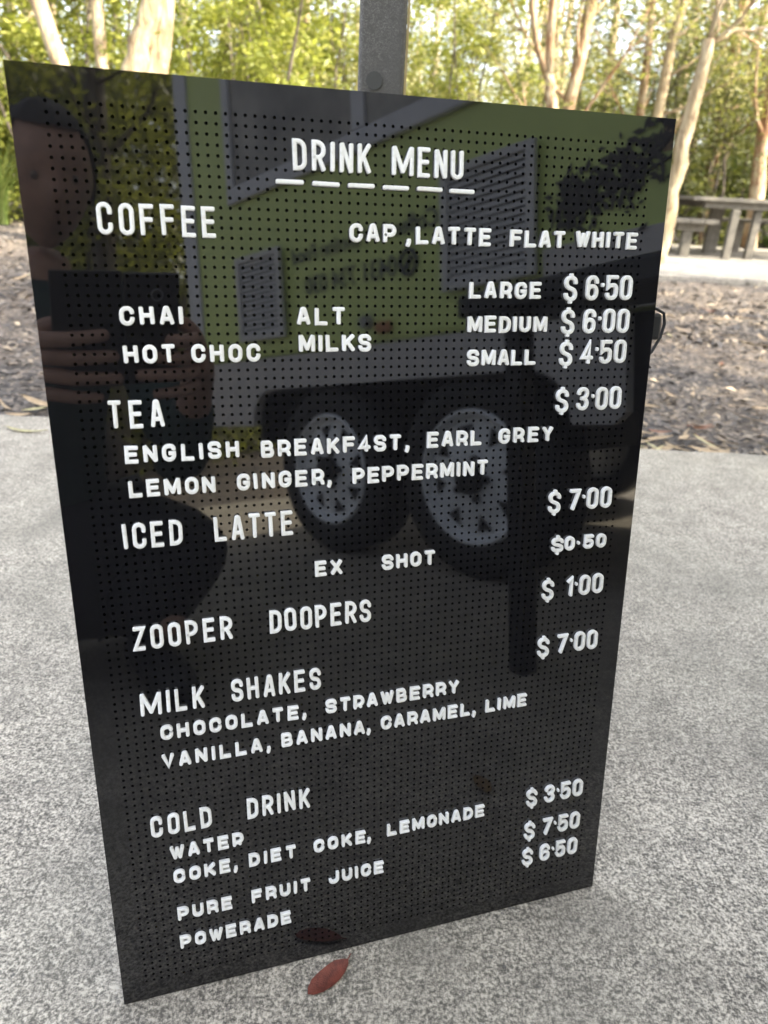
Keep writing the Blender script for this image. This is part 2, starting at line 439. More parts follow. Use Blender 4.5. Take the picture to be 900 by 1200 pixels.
def sweep(bm, pts, closed, hw, z0, z1, dz):
    bev = 0.00055; n_ = len(pts)
    prof = [(-1, 0, z0), (-1, 0, z1-bev), (-1, bev*0.55, z1-bev*0.3), (-1, bev*1.2, z1), (1, bev*1.2, z1), (1, bev*0.55, z1-bev*0.3), (1, 0, z1-bev), (1, 0, z0)]
    secs = []
    def sec(p, nrm, k=1.0):
        return [bm.verts.new((p.x + nrm.x*s*(hw-i)*k, p.y + nrm.y*s*(hw-i)*k, zz+dz)) for s, i, zz in prof]
    for i in range(n_):
        if closed or 0 < i < n_-1:
            d0 = (pts[i]-pts[i-1]).normalized(); d1 = (pts[(i+1) % n_]-pts[i]).normalized()
            n0 = Vector((-d0.y, d0.x)); n1 = Vector((-d1.y, d1.x)); nn = (n0+n1)
            if nn.length < 1e-4: nn = n0
            nn.normalize(); k = 1/max(0.62, nn.dot(n1)); secs.append(sec(pts[i], nn*k))
        else:
            d = ((pts[1]-pts[0]) if i == 0 else (pts[-1]-pts[-2])).normalized(); nn = Vector((-d.y, d.x))
            o = -1 if i == 0 else 1
            caps = [(1.0, 0.0), (0.86, 0.42), (0.55, 0.60)]
            ss = [sec(pts[i] + d*o*hw*f, nn, k) for k, f in caps]
            if i == 0: secs.extend(ss[::-1])
            else: secs.extend(ss)
    L = len(secs)
    for i in range(L if closed else L-1):
        a, b = secs[i], secs[(i+1) % L]
        for k in range(len(prof)-1): bm.faces.new((a[k], b[k], b[k+1], a[k+1]))
    if not closed:
        bm.faces.new(secs[0]); bm.faces.new(secs[-1][::-1])

Q = 9  # full rounding
GL = {
 'A': ([[(0,0),(.40,1,.1),(.60,1,.1),(1,0)]], [[(.16,.27),(.84,.27)]]),
 'B': ([[(0,1),(.8,1,Q),(.92,.74,Q),(.8,.52,Q),(0,.52)], [(0,.52),(.9,.52,Q),(1,.26,Q),(.9,0,Q),(0,0)], [(0,0),(0,1)]],),
 'D': ([], [], [[(0,0),(1,0,Q),(1,1,Q),(0,1)]]),
 'E': ([[(1,1),(0,1),(0,0),(1,0)],[(0,.52),(.88,.52)]],),
 'F': ([[(1,1),(0,1),(0,0)],[(0,.52),(.88,.52)]],),
 'H': ([[(0,0),(0,1)],[(1,0),(1,1)],[(0,.5),(1,.5)]],),
 'I': ([[(0,0),(0,1)]],),
 'J': ([[(1,1),(1,0,Q),(0,0,Q),(0,.30)]],),
 'K': ([[(0,0),(0,1)],[(1,1),(.06,.40)],[(.36,.58),(1,0)]],),
 'L': ([[(0,1),(0,0),(1,0)]],),
 'M': ([[(0,0),(0,1)],[(1,0),(1,1)],[(0.03,1),(.5,.10)],[(.97,1),(.5,.10)]],),
 'N': ([[(0,0),(0,1)],[(1,0),(1,1)],[(0.02,1),(.98,0)]],),
 'O': ([], [], [[(0,0,Q),(1,0,Q),(1,1,Q),(0,1,Q)]]),
 '0': ([], [], [[(0,0,Q),(1,0,Q),(1,1,Q),(0,1,Q)]]),
 'P': ([[(0,0),(0,1),(1,1,Q),(1,.42,Q),(0,.42)]],),
 'R': ([[(0,0),(0,1),(1,1,Q),(1,.44,Q),(0,.44)],[(.52,.44),(1,0)]],),
 'S': ([[(1,.76),(1,1,Q),(0,1,Q),(0,.53,Q),(1,.47,Q),(1,0,Q),(0,0,Q),(0,.24)]],),
 'T': ([[(0,1),(1,1)],[(.5,1),(.5,0)]],),
 'U': ([[(0,1),(0,0,Q),(1,0,Q),(1,1)]],),
 'V': ([[(0,1),(.5,0),(1,1)]],),
 'W': ([[(0,1),(.27,0)],[(.27,0),(.5,.86)],[(.5,.86),(.73,0)],[(.73,0),(1,1)]],),
 'X': ([[(0,0),(1,1)],[(0,1),(1,0)]],),
 'Y': ([[(0,1),(.5,.45),(1,1)],[(.5,.45),(.5,0)]],),
 'Z': ([[(0,1),(1,1),(0,0),(1,0)]],),
 '1': ([[(0,.80),(1,1),(1,0)]],),
 '3': ([[(0,.77),(0,1,Q),(1,1,Q),(.95,.54,Q),(.35,.52)],[(.35,.52),(1,.52,Q),(1,0,Q),(0,0,Q),(0,.23)]],),
 '4': ([[(.72,0),(.72,1),(0,.24),(1.06,.24)]],),
 '5': ([[(1,1),(.04,1),(0,.50),(.16,.60,.5),(1,.64,Q),(1,0,Q),(0,0,Q),(0,.20)]],),
 '6': ([[(1,.76),(1,1,Q),(0,1,Q),(0,.3)]], [], [[(0,0,Q),(1,0,Q),(1,.58,Q),(0,.58,Q)]]),
 '7': ([[(0,1),(1,1),(.34,0)]],),
 '$': ([[(1,.76),(1,1,Q),(0,1,Q),(0,.60,Q),(1,.40,Q),(1,0,Q),(0,0,Q),(0,.24)],[(.5,1),(.5,1.15)],[(.5,0),(.5,-.15)]],),
 '-': ([[(0,0),(1,0)]],),
 ',': ([[(.75,.12),(.75,-.02,Q),(0,-.26)]],),
 '.': ([[(0,0),(0.02,0)]],),
}
GL['C_T'] = ([[(1,.70),(1,1,Q),(0,1,Q),(0,0,Q),(1,0,Q),(1,.30)]],)
GL['C_S'] = ([[(1,.72),(1,1,Q),(0,1,Q),(0,0,Q),(1,0,Q),(1,.36)]],)
GL['G_S'] = ([[(1,.76),(1,1,Q),(0,1,Q),(0,0,Q),(1,0,Q),(1,.46),(.56,.46)]],)
GL['R_S'] = ([[(0,0),(0,1),(1,1,Q),(1,.36,Q),(0,.36)],[(.60,.36),(1,.22,.8),(1,0)]],)
GL['r_S'] = ([[(0,0),(0,1),(1,1,Q),(1,.22,Q),(0,.22)],[(.62,.22),(.72,.06)]],)   # worn R with a stub leg
GL['$_S'] = ([GL['$'][0][0], [(.5,1),(.5,1.30)], [(.5,0),(.5,-.30)]],)
GLYPH = {}
def glyph(ch, style):
    key = (ch, style)
    if key in GLYPH: return GLYPH[key]
    cap = {'T': .0203, 'S': .0132, 'P': .0200, 'Q': .0135}[style]
    hw = {'T': .00150, 'S': .00150, 'P': .00162, 'Q': .0016}[style]
    wid = glyph_w(ch, style)
    st = GL.get(ch + '_' + ('S' if style in 'SQ' else 'T')) or GL.get(ch) or GL[ch.upper()]
    bm = bmesh.new(); sx, sy = wid - 2*hw, cap - 2*hw; q = 0
    for gi, grp in enumerate(st):
        for pl in grp:
            P = [(p[0]*sx+hw, p[1]*sy+hw, (min(p[2], 9)*sx if p[2] < 5 else 0.0042 if style in 'SQ' else 0.0046) if len(p) > 2 else 0) for p in pl]
            if len(pl) == 2 and ch in '.': P = [(hw, hw, 0), (hw + .0002, hw, 0)]
            sweep(bm, fillet(P, gi == 2, 0), gi == 2, hw, 0.0002, 0.0031, q*0.00004); q += 1
    bmesh.ops.recalc_face_normals(bm, faces=bm.faces[:])
    me = bpy.data.meshes.new('peg_glyph'); bm.to_mesh(me); bm.free(); me.materials.append(M['letter'])
    GLYPH[key] = me; return me
def glyph_w(ch, style):
    if ch == 'I': return .0031
    if ch in 'MW': return {'T': .0165}.get(style, .0122)
    if ch == '1': return .0066
    if ch == ',': return .0042
    if ch == '.': return .0031
    if ch == '-': return .0208
    if ch == '$': return .0118
    return {'T': .0098, 'S': .0100, 'P': .0113, 'Q': .0102}[style]

lr = random.Random(11)
ORD = ['first', 'second', 'third', 'fourth', 'fifth', 'sixth', 'seventh', 'eighth', 'ninth', 'tenth']
KIND = {'-': ('peg_dash', 'dash', 'white peg dashes under the heading'), ',': ('peg_comma', 'comma', 'white peg commas'),
        '.': ('peg_point', 'decimal point', 'white peg decimal points'), '$': ('peg_dollar_sign', 'dollar sign', 'white peg dollar signs')}
def place(ch, style, u, v, label, name=None, cat=None, group=None):
    nm, ct, gp = KIND.get(ch, ('peg_digit', 'digit', 'white peg digits') if ch.isdigit() else ('peg_letter', 'letter', 'white peg letters'))
    o = bpy.data.objects.new(nm, glyph(ch, style)); C.objects.link(o)
    o.matrix_world = MB @ Matrix.Translation((u/1000 + lr.uniform(-1, 1)*.00012, BH - v/1000 + lr.uniform(-1, 1)*.00022, 0.0002)) @ Matrix.Rotation(R(lr.gauss(0, 0.7)), 4, 'Z')
    tag(o, label, ct, gp)

WORDS = [ # style, text, u0, u1, baseline v, how the word is found
 ('T','DRINK',178.0,234.8,53.7,'DRINK in the top heading'), ('T','MENU',250.6,306.8,53.9,'MENU in the top heading'),
 ('T','COFFEE',45.1,122.8,99.7,'the word COFFEE'),
 ('S','CAP',218.3,254.2,100.0,'the word CAP'), ('S','LATTE',270.2,332.1,100.3,'the small word LATTE after CAP'),
 ('S','FLAT',348.4,397.0,100.6,'the word FLAT'), ('S','WHITE',406.9,464.2,99.6,'the word WHITE'),
 ('S','LARGE',315.6,378.3,139.6,'the word LARGE'), ('S','MEDIUM',315.2,385.7,166.0,'the word MEDIUM'), ('S','SMALL',316.0,377.5,192.2,'the word SMALL'),
 ('S','CHAI',53.1,96.3,158.7,'the word CHAI'), ('S','HOT',53.5,89.3,185.3,'the word HOT'), ('S','CHOC',99.9,149.3,185.4,'the word CHOC'),
 ('S','ALT',177.6,214.5,159.3,'the word ALT'), ('S','MILKS',178.5,234.8,179.1,'the word MILKS under ALT'),
 ('T','TEA',38.9,77.8,231.0,'the word TEA'),
 ('S','ENGLISH',47.4,130.3,257.1,'the word ENGLISH'), ('S','BREAKF4ST',146.9,260.4,258.2,'the word BREAKF4ST'),
 ('S','EARL',282.8,331.7,257.8,'the word EARL'), ('S','GREY',347.4,398.6,257.8,'the word GREY'),
 ('S','LEMON',48.0,111.0,283.2,'the word LEMON'), ('S','GINGER',127.1,196.0,283.2,'the word GINGER'), ('S','PEPPERMINT',219.3,338.5,284.2,'the word PEPPERMINT'),
 ('T','ICED',40.7,83.8,323.0,'the word ICED'), ('T','LATTE',107.9,170.0,323.0,'the large word LATTE after ICED'),
 ('S','EX',186.9,210.0,361.0,'the word EX'), ('S','SHOT',244.6,292.8,361.3,'the word SHOT'),
 ('T','ZOOPER',39.9,117.2,408.0,'the left word in the row above MILK SHAKES'), ('T','DOOPERS',147.5,234.8,407.4,'the right word in the row above MILK SHAKES'),
 ('T','MILK',40.2,91.3,466.9,'MILK in MILK SHAKES'), ('T','SHAKES',113.2,189.6,465.9,'the word SHAKES'),
 ('S','CHOCOLATE',53.9,169.5,492.2,'the word CHOCOLATE'), ('S','STrAWBERRY',193.2,319.7,491.6,'the word STRAWBERRY'),
 ('S','VANILLA',53.2,137.0,519.2,'the word VANILLA'), ('S','BANANA',153.5,229.1,518.0,'the word BANANA'), ('S','CARAMEL',244.5,332.2,517.6,'the word CARAMEL'), ('S','LIME',348.2,391.5,517.3,'the word LIME'),
 ('T','COLD',38.7,89.9,586.0,'the word COLD'), ('T','DRINK',120.5,177.2,585.6,'DRINK after COLD'),
 ('S','WATEr',52.5,116.1,612.3,'the word WATER'), ('S','COKE',53.5,103.1,638.2,'the word left of DIET'), ('S','DIET',119.5,163.0,637.6,'the word DIET'),
 ('S','COKE',179.4,229.7,637.4,'the word between DIET and LEMONADE'), ('S','LEMONADE',251.1,353.0,636.1,'the word LEMONADE'),
 ('S','PURE',53.8,102.6,679.8,'the word PURE'), ('S','FRUIT',119.9,175.6,679.0,'the word FRUIT'), ('S','JUICE',193.1,247.8,677.4,'the word JUICE'),
 ('S','POWERADE',53.7,156.3,712.0,'the lowest word, under PURE FRUIT JUICE')]
for st, t, u0, u1, v, where in WORDS:
    ws = [glyph_w(c, st)*1000 for c in t]
    gap = (u1-u0-sum(ws))/(len(t)-1); u = u0
    for i, c in enumerate(t):
        place(c, st, u, v, 'white letter %s, %s letter of %s' % (c.upper(), ORD[i], where)); u += ws[i]+gap
for i, (u, v) in enumerate(((164.9,61.3),(191.0,61.4),(217.0,61.7),(243.4,61.6),(269.9,61.5),(295.8,61.7))):
    place('-', 'T', u, v+1.6, 'white dash, %s of six from the left under the heading DRINK MENU' % ORD[i])
for u, v, l in ((262.2,100.2,'white comma between CAP and LATTE'),(263.5,258.4,'white comma after BREAKF4ST'),(198.2,283.6,'white comma after GINGER'),
                (172.2,492.0,'white comma after CHOCOLATE'),(140.0,519.0,'white comma after VANILLA'),(230.6,518.0,'white comma after BANANA'),
                (334.2,518.0,'white comma after CARAMEL'),(105.3,637.8,'white comma just before DIET'),(231.0,637.4,'white comma just before LEMONADE')):
    place(',', 'S', u, v, l + ' on the board')
PR = [('6.50',140.3,'$6.50 beside LARGE'),('6.00',167.0,'$6.00 beside MEDIUM'),('4.50',192.6,'$4.50 beside SMALL'),('3.00',232.4,'$3.00 beside TEA'),
      ('7.00',322.9,'$7.00 beside ICED LATTE'),('1.00',407.6,'$1.00'),('7.00',466.2,'$7.00 above STRAWBERRY'),('3.50',636.2,'$3.50'),
      ('7.50',676.6,'$7.50'),('6.50',709.4,'$6.50 at the board bottom')]
def price(t, v, where, st):
    xs = [419.8, 434.0, 438.6, 452.6] if st == 'P' else [419.2, 432.4, 439.2, 452.4]
    place('$', st, 399.6 if st == 'P' else 406.0, v + (1.0 if st == 'P' else 0), 'white dollar sign of ' + where)
    for k, c in enumerate(t):
        what = {'.': 'white raised decimal point in %s', }.get(c, 'white digit ' + c + (', %s after the point,' % ['', '', 'first', 'second'][k] if k > 1 else ', before the point,') + ' in %s')
        u = xs[k] + (5.0 if c == '1' else 0)
        if c == '.': place(c, st, xs[1]-0.6, v - (10.6 if st == 'P' else 5.0), what % where)
        else: place(c, st, u, v, what % where)
for t, v, wh in PR: price(t, v, wh, 'P')
price('0.50', 361.4, '$0.50 right of EX SHOT', 'Q')

# ------------------------------------------------------------------ leaves
def leaf_mesh(name, L, W, mat, bend=0.1, curl=0.1, seed=0, stem=True, nseg=12):
    rg = random.Random(seed); v = []; f = []
    for i in range(nseg+1):
        t = i/nseg; w_ = W/2*(math.sin(math.pi*min(1, t**0.85))**0.8)*(1 + rg.uniform(-.05, .05)) + 0.0004
        cx_ = (t-.5)*L; cy_ = bend*L*(4*(t-.5)**2-1)*.5
        zc = curl*L*(t-.5)**2*rg.uniform(.8, 1.2)
        for k in (-1, -.5, 0, .5, 1):
            v.append((cx_, cy_ + k*w_, zc + abs(k)*W*0.16 + 0.0006))
    for i in range(nseg):
        for k in range(4):
            a = i*5+k; f.append((a, a+1, a+6, a+5))
    if stem:
        b = len(v); c0 = Vector((-.5*L, 0, curl*L*.25+.0006)); 
        v += [(c0.x, -.0006, c0.z), (c0.x, .0006, c0.z), (c0.x-.16*L, .02*L+.0004, c0.z+.001), (c0.x-.16*L, .02*L-.0004, c0.z+.001)]
        f.append((b, b+1, b+2, b+3))
    me = bpy.data.meshes.new(name); me.from_pydata(v, [], f); me.update(); me.materials.append(mat)
    me.polygons.foreach_set('use_smooth', [True]*len(me.polygons)); return me
def leaf_obj(name, me, loc, rz, tilt=(0, 0), **k):
    o = bpy.data.objects.new(name, me); C.objects.link(o); o.location = loc; o.rotation_euler = (tilt[0], tilt[1], rz); return tag(o, **k)
def red_leaf():
    pts = [(-.5,.0),(-.44,.10),(-.30,.19),(-.12,.22),(.08,.23),(.26,.22),(.40,.14),(.50,.06),(.44,-.04),(.30,-.13),(.14,-.20),(-.06,-.22),(-.26,-.19),(-.42,-.11)]
    bm = bmesh.new(); L = .050
    c = bm.verts.new((0, 0, 0.0012)); rim = [bm.verts.new((x*L, y*L*.86, 0.0016 + 0.0022*abs(y)/.22 + (0.004*(x-.25) if x > .25 else 0))) for x, y in pts]
    mid = [bm.verts.new((x*L*.5, y*L*.5, 0.0012 + .0006*abs(y)/.22)) for x, y in pts]
    n_ = len(pts)
    for k in range(n_):
        bm.faces.new((mid[k], mid[(k+1) % n_], rim[(k+1) % n_], rim[k])); bm.faces.new((c, mid[(k+1) % n_], mid[k]))
    tube(bm, [(.49*L, .05*L, .003), (.56*L, .08*L, .004), (.60*L, .09*L, .004)], .0005, 6)
    bmesh.ops.recalc_face_normals(bm, faces=bm.faces[:])
    me = bpy.data.meshes.new('fallen_leaf'); bm.to_mesh(me); bm.free(); me.materials.append(M['red_leaf'])
    me.polygons.foreach_set('use_smooth', [True]*len(me.polygons)); return me
leaf_obj('fallen_leaf', red_leaf(), (-0.029, 0.4395, 0.0005), math.atan2(.030, .034), label='single red brown leaf on the concrete below the menu board', cat='leaf')
leaf_obj('fallen_leaf', leaf_mesh('leaf', .13, .015, M['yellow_leaf'], .22, .15, 3), (-1.035, 1.948, .002), R(-7), label='long curved yellow green leaf on the concrete left of the board', cat='leaf')
leaf_obj('fallen_leaf', leaf_mesh('leaf', .052, .02, M['brown_leaf'], .1, .1, 5), (.298, .325, .001), R(110), label='small brown leaf on the concrete, mirrored low in the board', cat='leaf')
LM = {}
for c in ('tan', 'yellow', 'rust'):
    LM[c] = [leaf_mesh('leaf', lr.uniform(.08, .13), lr.uniform(.014, .024), M[c+'_leaf'], lr.uniform(-.25, .3), lr.uniform(.05, .3), 20+k) for k in range(4)]
LBL = {'tan': 'dry tan gum leaf lying on the bark mulch', 'yellow': 'pale yellow green gum leaf lying on the bark mulch', 'rust': 'rusty red brown leaf lying on the bark mulch'}
def scatter(n_, xr, yr, pw, p=(.72, .20, .08)):
    for k in range(n_):
        yy = yr[0] + (yr[1]-yr[0])*lr.random()**pw
        c = lr.choices(('tan', 'yellow', 'rust'), p)[0]
        o = leaf_obj('fallen_leaf', lr.choice(LM[c]), (lr.uniform(*xr)*(yy/2.1)**.75, yy, -0.030 + lr.uniform(0, .012)), lr.uniform(0, 6.28), (lr.uniform(-.3, .3), lr.uniform(-.22, .22)),
                     label=LBL[c], cat='leaf', group=c + ' leaves on the mulch')
        o.scale = [lr.uniform(.6, 1.15)]*3
scatter(46, (.66, 1.35), (2.11, 2.30), 1.2)
scatter(80, (.66, 1.7), (2.25, 5.4), 1.3)
scatter(8, (-1.5, -.9), (2.11, 2.3), 1.0)
scatter(26, (-1.7, -.9), (2.25, 5.4), 1.3)

# ------------------------------------------------------------------ steel post
def steel_post(x, y, h):
    q = .0325; po = empty('steel_post', (x, y, 0), 0, 'grey galvanised steel post with a bolt hole, rising behind the menu board', 'post')
    bm = bmesh.new(); r_ = .006; pts = []
    for cx_, cy_, a0 in ((q-r_, q-r_, 0), (-q+r_, q-r_, 90), (-q+r_, -q+r_, 180), (q-r_, -q+r_, 270)):
        for k in range(4):
            a = R(a0+30*k); pts.append((cx_+r_*math.cos(a), cy_+r_*math.sin(a)))
    a = [bm.verts.new((*p, 0)) for p in pts]; b = [bm.verts.new((*p, h)) for p in pts]
    for k in range(16): bm.faces.new((a[k], a[(k+1) % 16], b[(k+1) % 16], b[k]))
    bm.faces.new(b)
    bmobj('shaft', bm, M['galv'], po)
    bm = bmesh.new()
    bmesh.ops.create_cone(bm, cap_ends=True, segments=28, radius1=.0115, radius2=.0115, depth=.003, matrix=Matrix.Translation((-.009, -q-.0008, .826)) @ Matrix.Rotation(R(90), 4, 'X'))
    bmobj('hole_plug', bm, plain('plug_grey', (.05, .05, .048), .7), po)
    bm = bmesh.new(); box(bm, q+.0005, q+.0035, -q+.004, q-.01, 0.02, h-.1); bmobj('edge_strip', bm, M['galv_rim'], po)
    bm = bmesh.new(); box(bm, -.075, .075, -.075, .075, .0005, .012, .003); bmobj('base_plate', bm, M['galv'], po)
steel_post(-.0365, 1.2, 3.4)

# ------------------------------------------------------------------ coffee trailer (seen in the board's reflection)
TX = Matrix.Translation((1.0457, -0.5769, 0)) @ Matrix.Rotation(R(81.738), 4, 'Z')
tr = empty('coffee_trailer', (1.0457, -0.5769, 0), R(81.738), 'lime green coffee trailer with grey louvred vents and tandem wheels, mirrored in the board', 'trailer')
S0, S1, DEP = -1.53, 1.75, 2.0
bm = bmesh.new(); box(bm, S0+.03, S1, -DEP, 0, .735, 2.35, .02)
bmobj('body', bm, M['lime'], tr)
bm = bmesh.new(); box(bm, S0-.05, S1+.05, -DEP-.05, .06, 2.352, 2.40, .012); bmobj('roof', bm, M['trim'], tr)
# skirt with rounded wheel arch
def arch_outline(s0, s1, zt, r_, zb):
    P = [(s0, zb)]
    for k in range(7):
        a = R(180-15*k); P.append((s0+r_+r_*math.cos(a), zt-r_+r_*math.sin(a)))
    for k in range(7):
        a = R(90-15*k); P.append((s1-r_+r_*math.cos(a), zt-r_+r_*math.sin(a)))
    P.append((s1, zb)); return P
ar = arch_outline(-1.10, .37, .612, .13, .47)
sk = [(S0+.03, .47)] + ar + [(.49, .47), (.52, .50), (.52, .733), (S0+.03, .733)]
bm = bmesh.new(); prism(bm, sk, -.03, .006); bmobj('skirt', bm, M['grey'], tr)
bm = bmesh.new(); box(bm, .29, S1-.01, .0005, .012, .736, .91, .003); bmobj('front_locker', bm, M['grey'], tr)
bm = bmesh.new(); pr = arch_outline(-1.12, .39, .625, .13, .40)
prism(bm, pr, -.035, -.30); bmesh.ops.delete(bm, geom=[f for f in bm.faces if f.normal.y > .9], context='FACES')
bmobj('wheel_well', bm, M['black'], tr)
bm = bmesh.new(); box(bm, S0+.06, -1.14, -DEP+.05, -.06, .56, .732); box(bm, .41, S1-.04, -DEP+.05, -.06, .50, .732); box(bm, -1.12, .39, -DEP+.35, -.36, .44, .732)  # black front box is deepened to stand in for shade under the body
box(bm, S1-.1, S1+1.2, -DEP/2-.05, -DEP/2+.05, .46, .55)
bmobj('chassis_and_shade', bm, M['blackmetal'], tr)
for s in (-1.43-.05, ):
    bm = bmesh.new(); box(bm, S0-.02, S0+.085, -.05, .012, .736, 2.345, .006); bmobj('corner_trim', bm, M['trim'], tr)
bm = bmesh.new(); box(bm, -1.165, .34, .0005, .022, 1.322, 1.385, .006); bmobj('window_sill', bm, M['trim'], tr)
wn = None
bm = bmesh.new()
for a, b, c_, d_ in ((-1.165, -1.115, 1.386, 2.2), (.27, .32, 1.386, 2.2), (-.42, -.36, 1.386, 2.19), (-1.165, .32, 2.201, 2.25)):
    box(bm, a, b, .0005, .02, c_, d_, .004)
wn = bmobj('window_frame', bm, M['trim'], tr)
bm = bmesh.new(); box(bm, -1.114, -.421, .0005, .008, 1.387, 2.199); box(bm, -.359, .269, .0005, .008, 1.387, 2.199); bmobj('pane', bm, M['glass'], wn)
def vent(s0, s1, z0, z1):
    bm = bmesh.new(); f_ = .028
    for a, b, c_, d_ in ((s0, s0+f_, z0, z1), (s1-f_, s1, z0, z1), (s0+f_+.0004, s1-f_-.0004, z0, z0+f_*.8), (s0+f_+.0004, s1-f_-.0004, z1-f_*.8, z1)):
        box(bm, a, b, .0125, .028, c_, d_, .002)
    fr = bmobj('vent_frame', bm, M['louvre'], tr)
    bm = bmesh.new(); box(bm, s0+f_, s1-f_, .0126, .0135, z0+f_*.8, z1-f_*.8); bmobj('vent_back', bm, M['black'], fr)
    bm = bmesh.new(); n_ = 15; h = (z1-z0-1.6*f_)/n_
    for k in range(n_):
        zc = z0+f_*.8+h*(k+.5)
        box(bm, s0+f_+.0005, s1-f_-.0005, -.0012, .0012, -h*.46, h*.46, 0, Matrix.Translation((0, .0195, zc)) @ Matrix.Rotation(R(28), 4, 'X'))
    bmobj('louvre_slats', bm, M['louvre'], fr)
vent(-1.135, -.828, .80, 1.118); vent(-.045, .278, .85, 1.175)
def text_mesh(name, body, size, loc_s, loc_z, shear, mat, parent, width):
    cu = bpy.data.curves.new(name, 'FONT'); cu.body = body; cu.size = size; cu.shear = shear; cu.extrude = .0008; cu.offset = size*.012; cu.resolution_u = 3
    t = bpy.data.objects.new(name, cu); C.objects.link(t); bpy.context.view_layer.update()
    dg = bpy.context.evaluated_depsgraph_get(); me = bpy.data.meshes.new_from_object(t.evaluated_get(dg))
    bpy.data.objects.remove(t); bpy.data.curves.remove(cu)
    xs = [v.co.x for v in me.vertices]; k = width/(max(xs)-min(xs)); x0 = min(xs)
    for v in me.vertices: v.co = Vector((loc_s - (v.co.x-x0)*k, .0022 + v.co.z, loc_z + v.co.y))
    me.materials.clear(); me.materials.append(mat); me.flip_normals()
    return link(name, me, None, parent)
text_mesh('lettering', 'Coffee for Function Food', .075, -.075, 1.045, .15, M['ink'], tr, .71)
text_mesh('phone_number', '0431 734 030', .088, -.255, .93, 0, M['ink'], tr, .46)
bm = bmesh.new()
tube(bm, [(-.2+.036*math.cos(a), .004, .96+.036*math.sin(a)) for a in [2*math.pi*k/24 for k in range(25)]], .007, 6, False)
tube(bm, [(-.186, .004, .975), (-.2, .004, .958), (-.212, .004, .94)], .009, 6); bmobj('phone_symbol', bm, M['ink'], tr)
bm = bmesh.new(); rg = random.Random(3)
for k in range(520):
    t = rg.random(); cl = rg.choice(((.40, 1.035, .045, .030), (.46, 1.01, .05, .035), (.52, 1.04, .03, .03), (.62, 1.085, .05, .035), (.70, 1.10, .06, .04), (.36, .985, .03, .025), (.85, 1.08, .09, .06)))
    s_ = rg.gauss(cl[0], cl[2]); zc = rg.gauss(cl[1], cl[3])
    if s_ > 1.2 or s_ < .3: continue
    a = rg.uniform(0, 6.28); L_ = rg.uniform(.008, .02); yy = .003+k*.000012
    d_ = Vector((math.cos(a), 0, math.sin(a)))*L_; e_ = Vector((-math.sin(a), 0, math.cos(a)))*L_*.4; p = Vector((s_, yy+(.012 if zc < .915 else 0), zc))
    bm.faces.new([bm.verts.new(q) for q in (p-d_, p+e_, p+d_, p-e_)])
for pts in ([(.34, .0035, .955), (.46, .0035, 1.0), (.7, .0035, 1.07), (1.0, .0035, 1.09)], [(.5, .0035, 1.01), (.60, .0035, 1.07), (.64, .0035, 1.11)]): tube(bm, pts, .004, 5)
bmobj('tree_graphic', bm, M['print'], tr)
bm = bmesh.new(); box(bm, .60, S1-.03, .0005, .002, 1.06, 2.30); bmobj('tan_panel', bm, plain('tan_tone', (.42, .30, .17), .5), tr)  # thin tan sheet over the upper front of the green side
bm = bmesh.new(); bmesh.ops.create_cone(bm, cap_ends=True, segments=24, radius1=.024, radius2=.018, depth=.03, matrix=Matrix.Translation((-.395, .014, .806)) @ Matrix.Rotation(R(-90), 4, 'X'))
bmobj('round_lamp', bm, M['lamp'], tr, False)
bm = bmesh.new(); box(bm, -.35, -.28, .001, .018, .765, .80, .006); bmobj('side_marker', bm, M['amber'], tr)
def lathe(bm, prof, n_=40, caps=True):
    rings = []
    for r_, yy in prof:
        rings.append([bm.verts.new((r_*math.cos(2*math.pi*k/n_), yy, r_*math.sin(2*math.pi*k/n_))) for k in range(n_)])
    for a, b in zip(rings, rings[1:]):
        for k in range(n_): bm.faces.new((a[k], a[(k+1) % n_], b[(k+1) % n_], b[k]))
    if caps: bm.faces.new(rings[0]); bm.faces.new(rings[-1][::-1])
    bmesh.ops.recalc_face_normals(bm, faces=bm.faces[:])
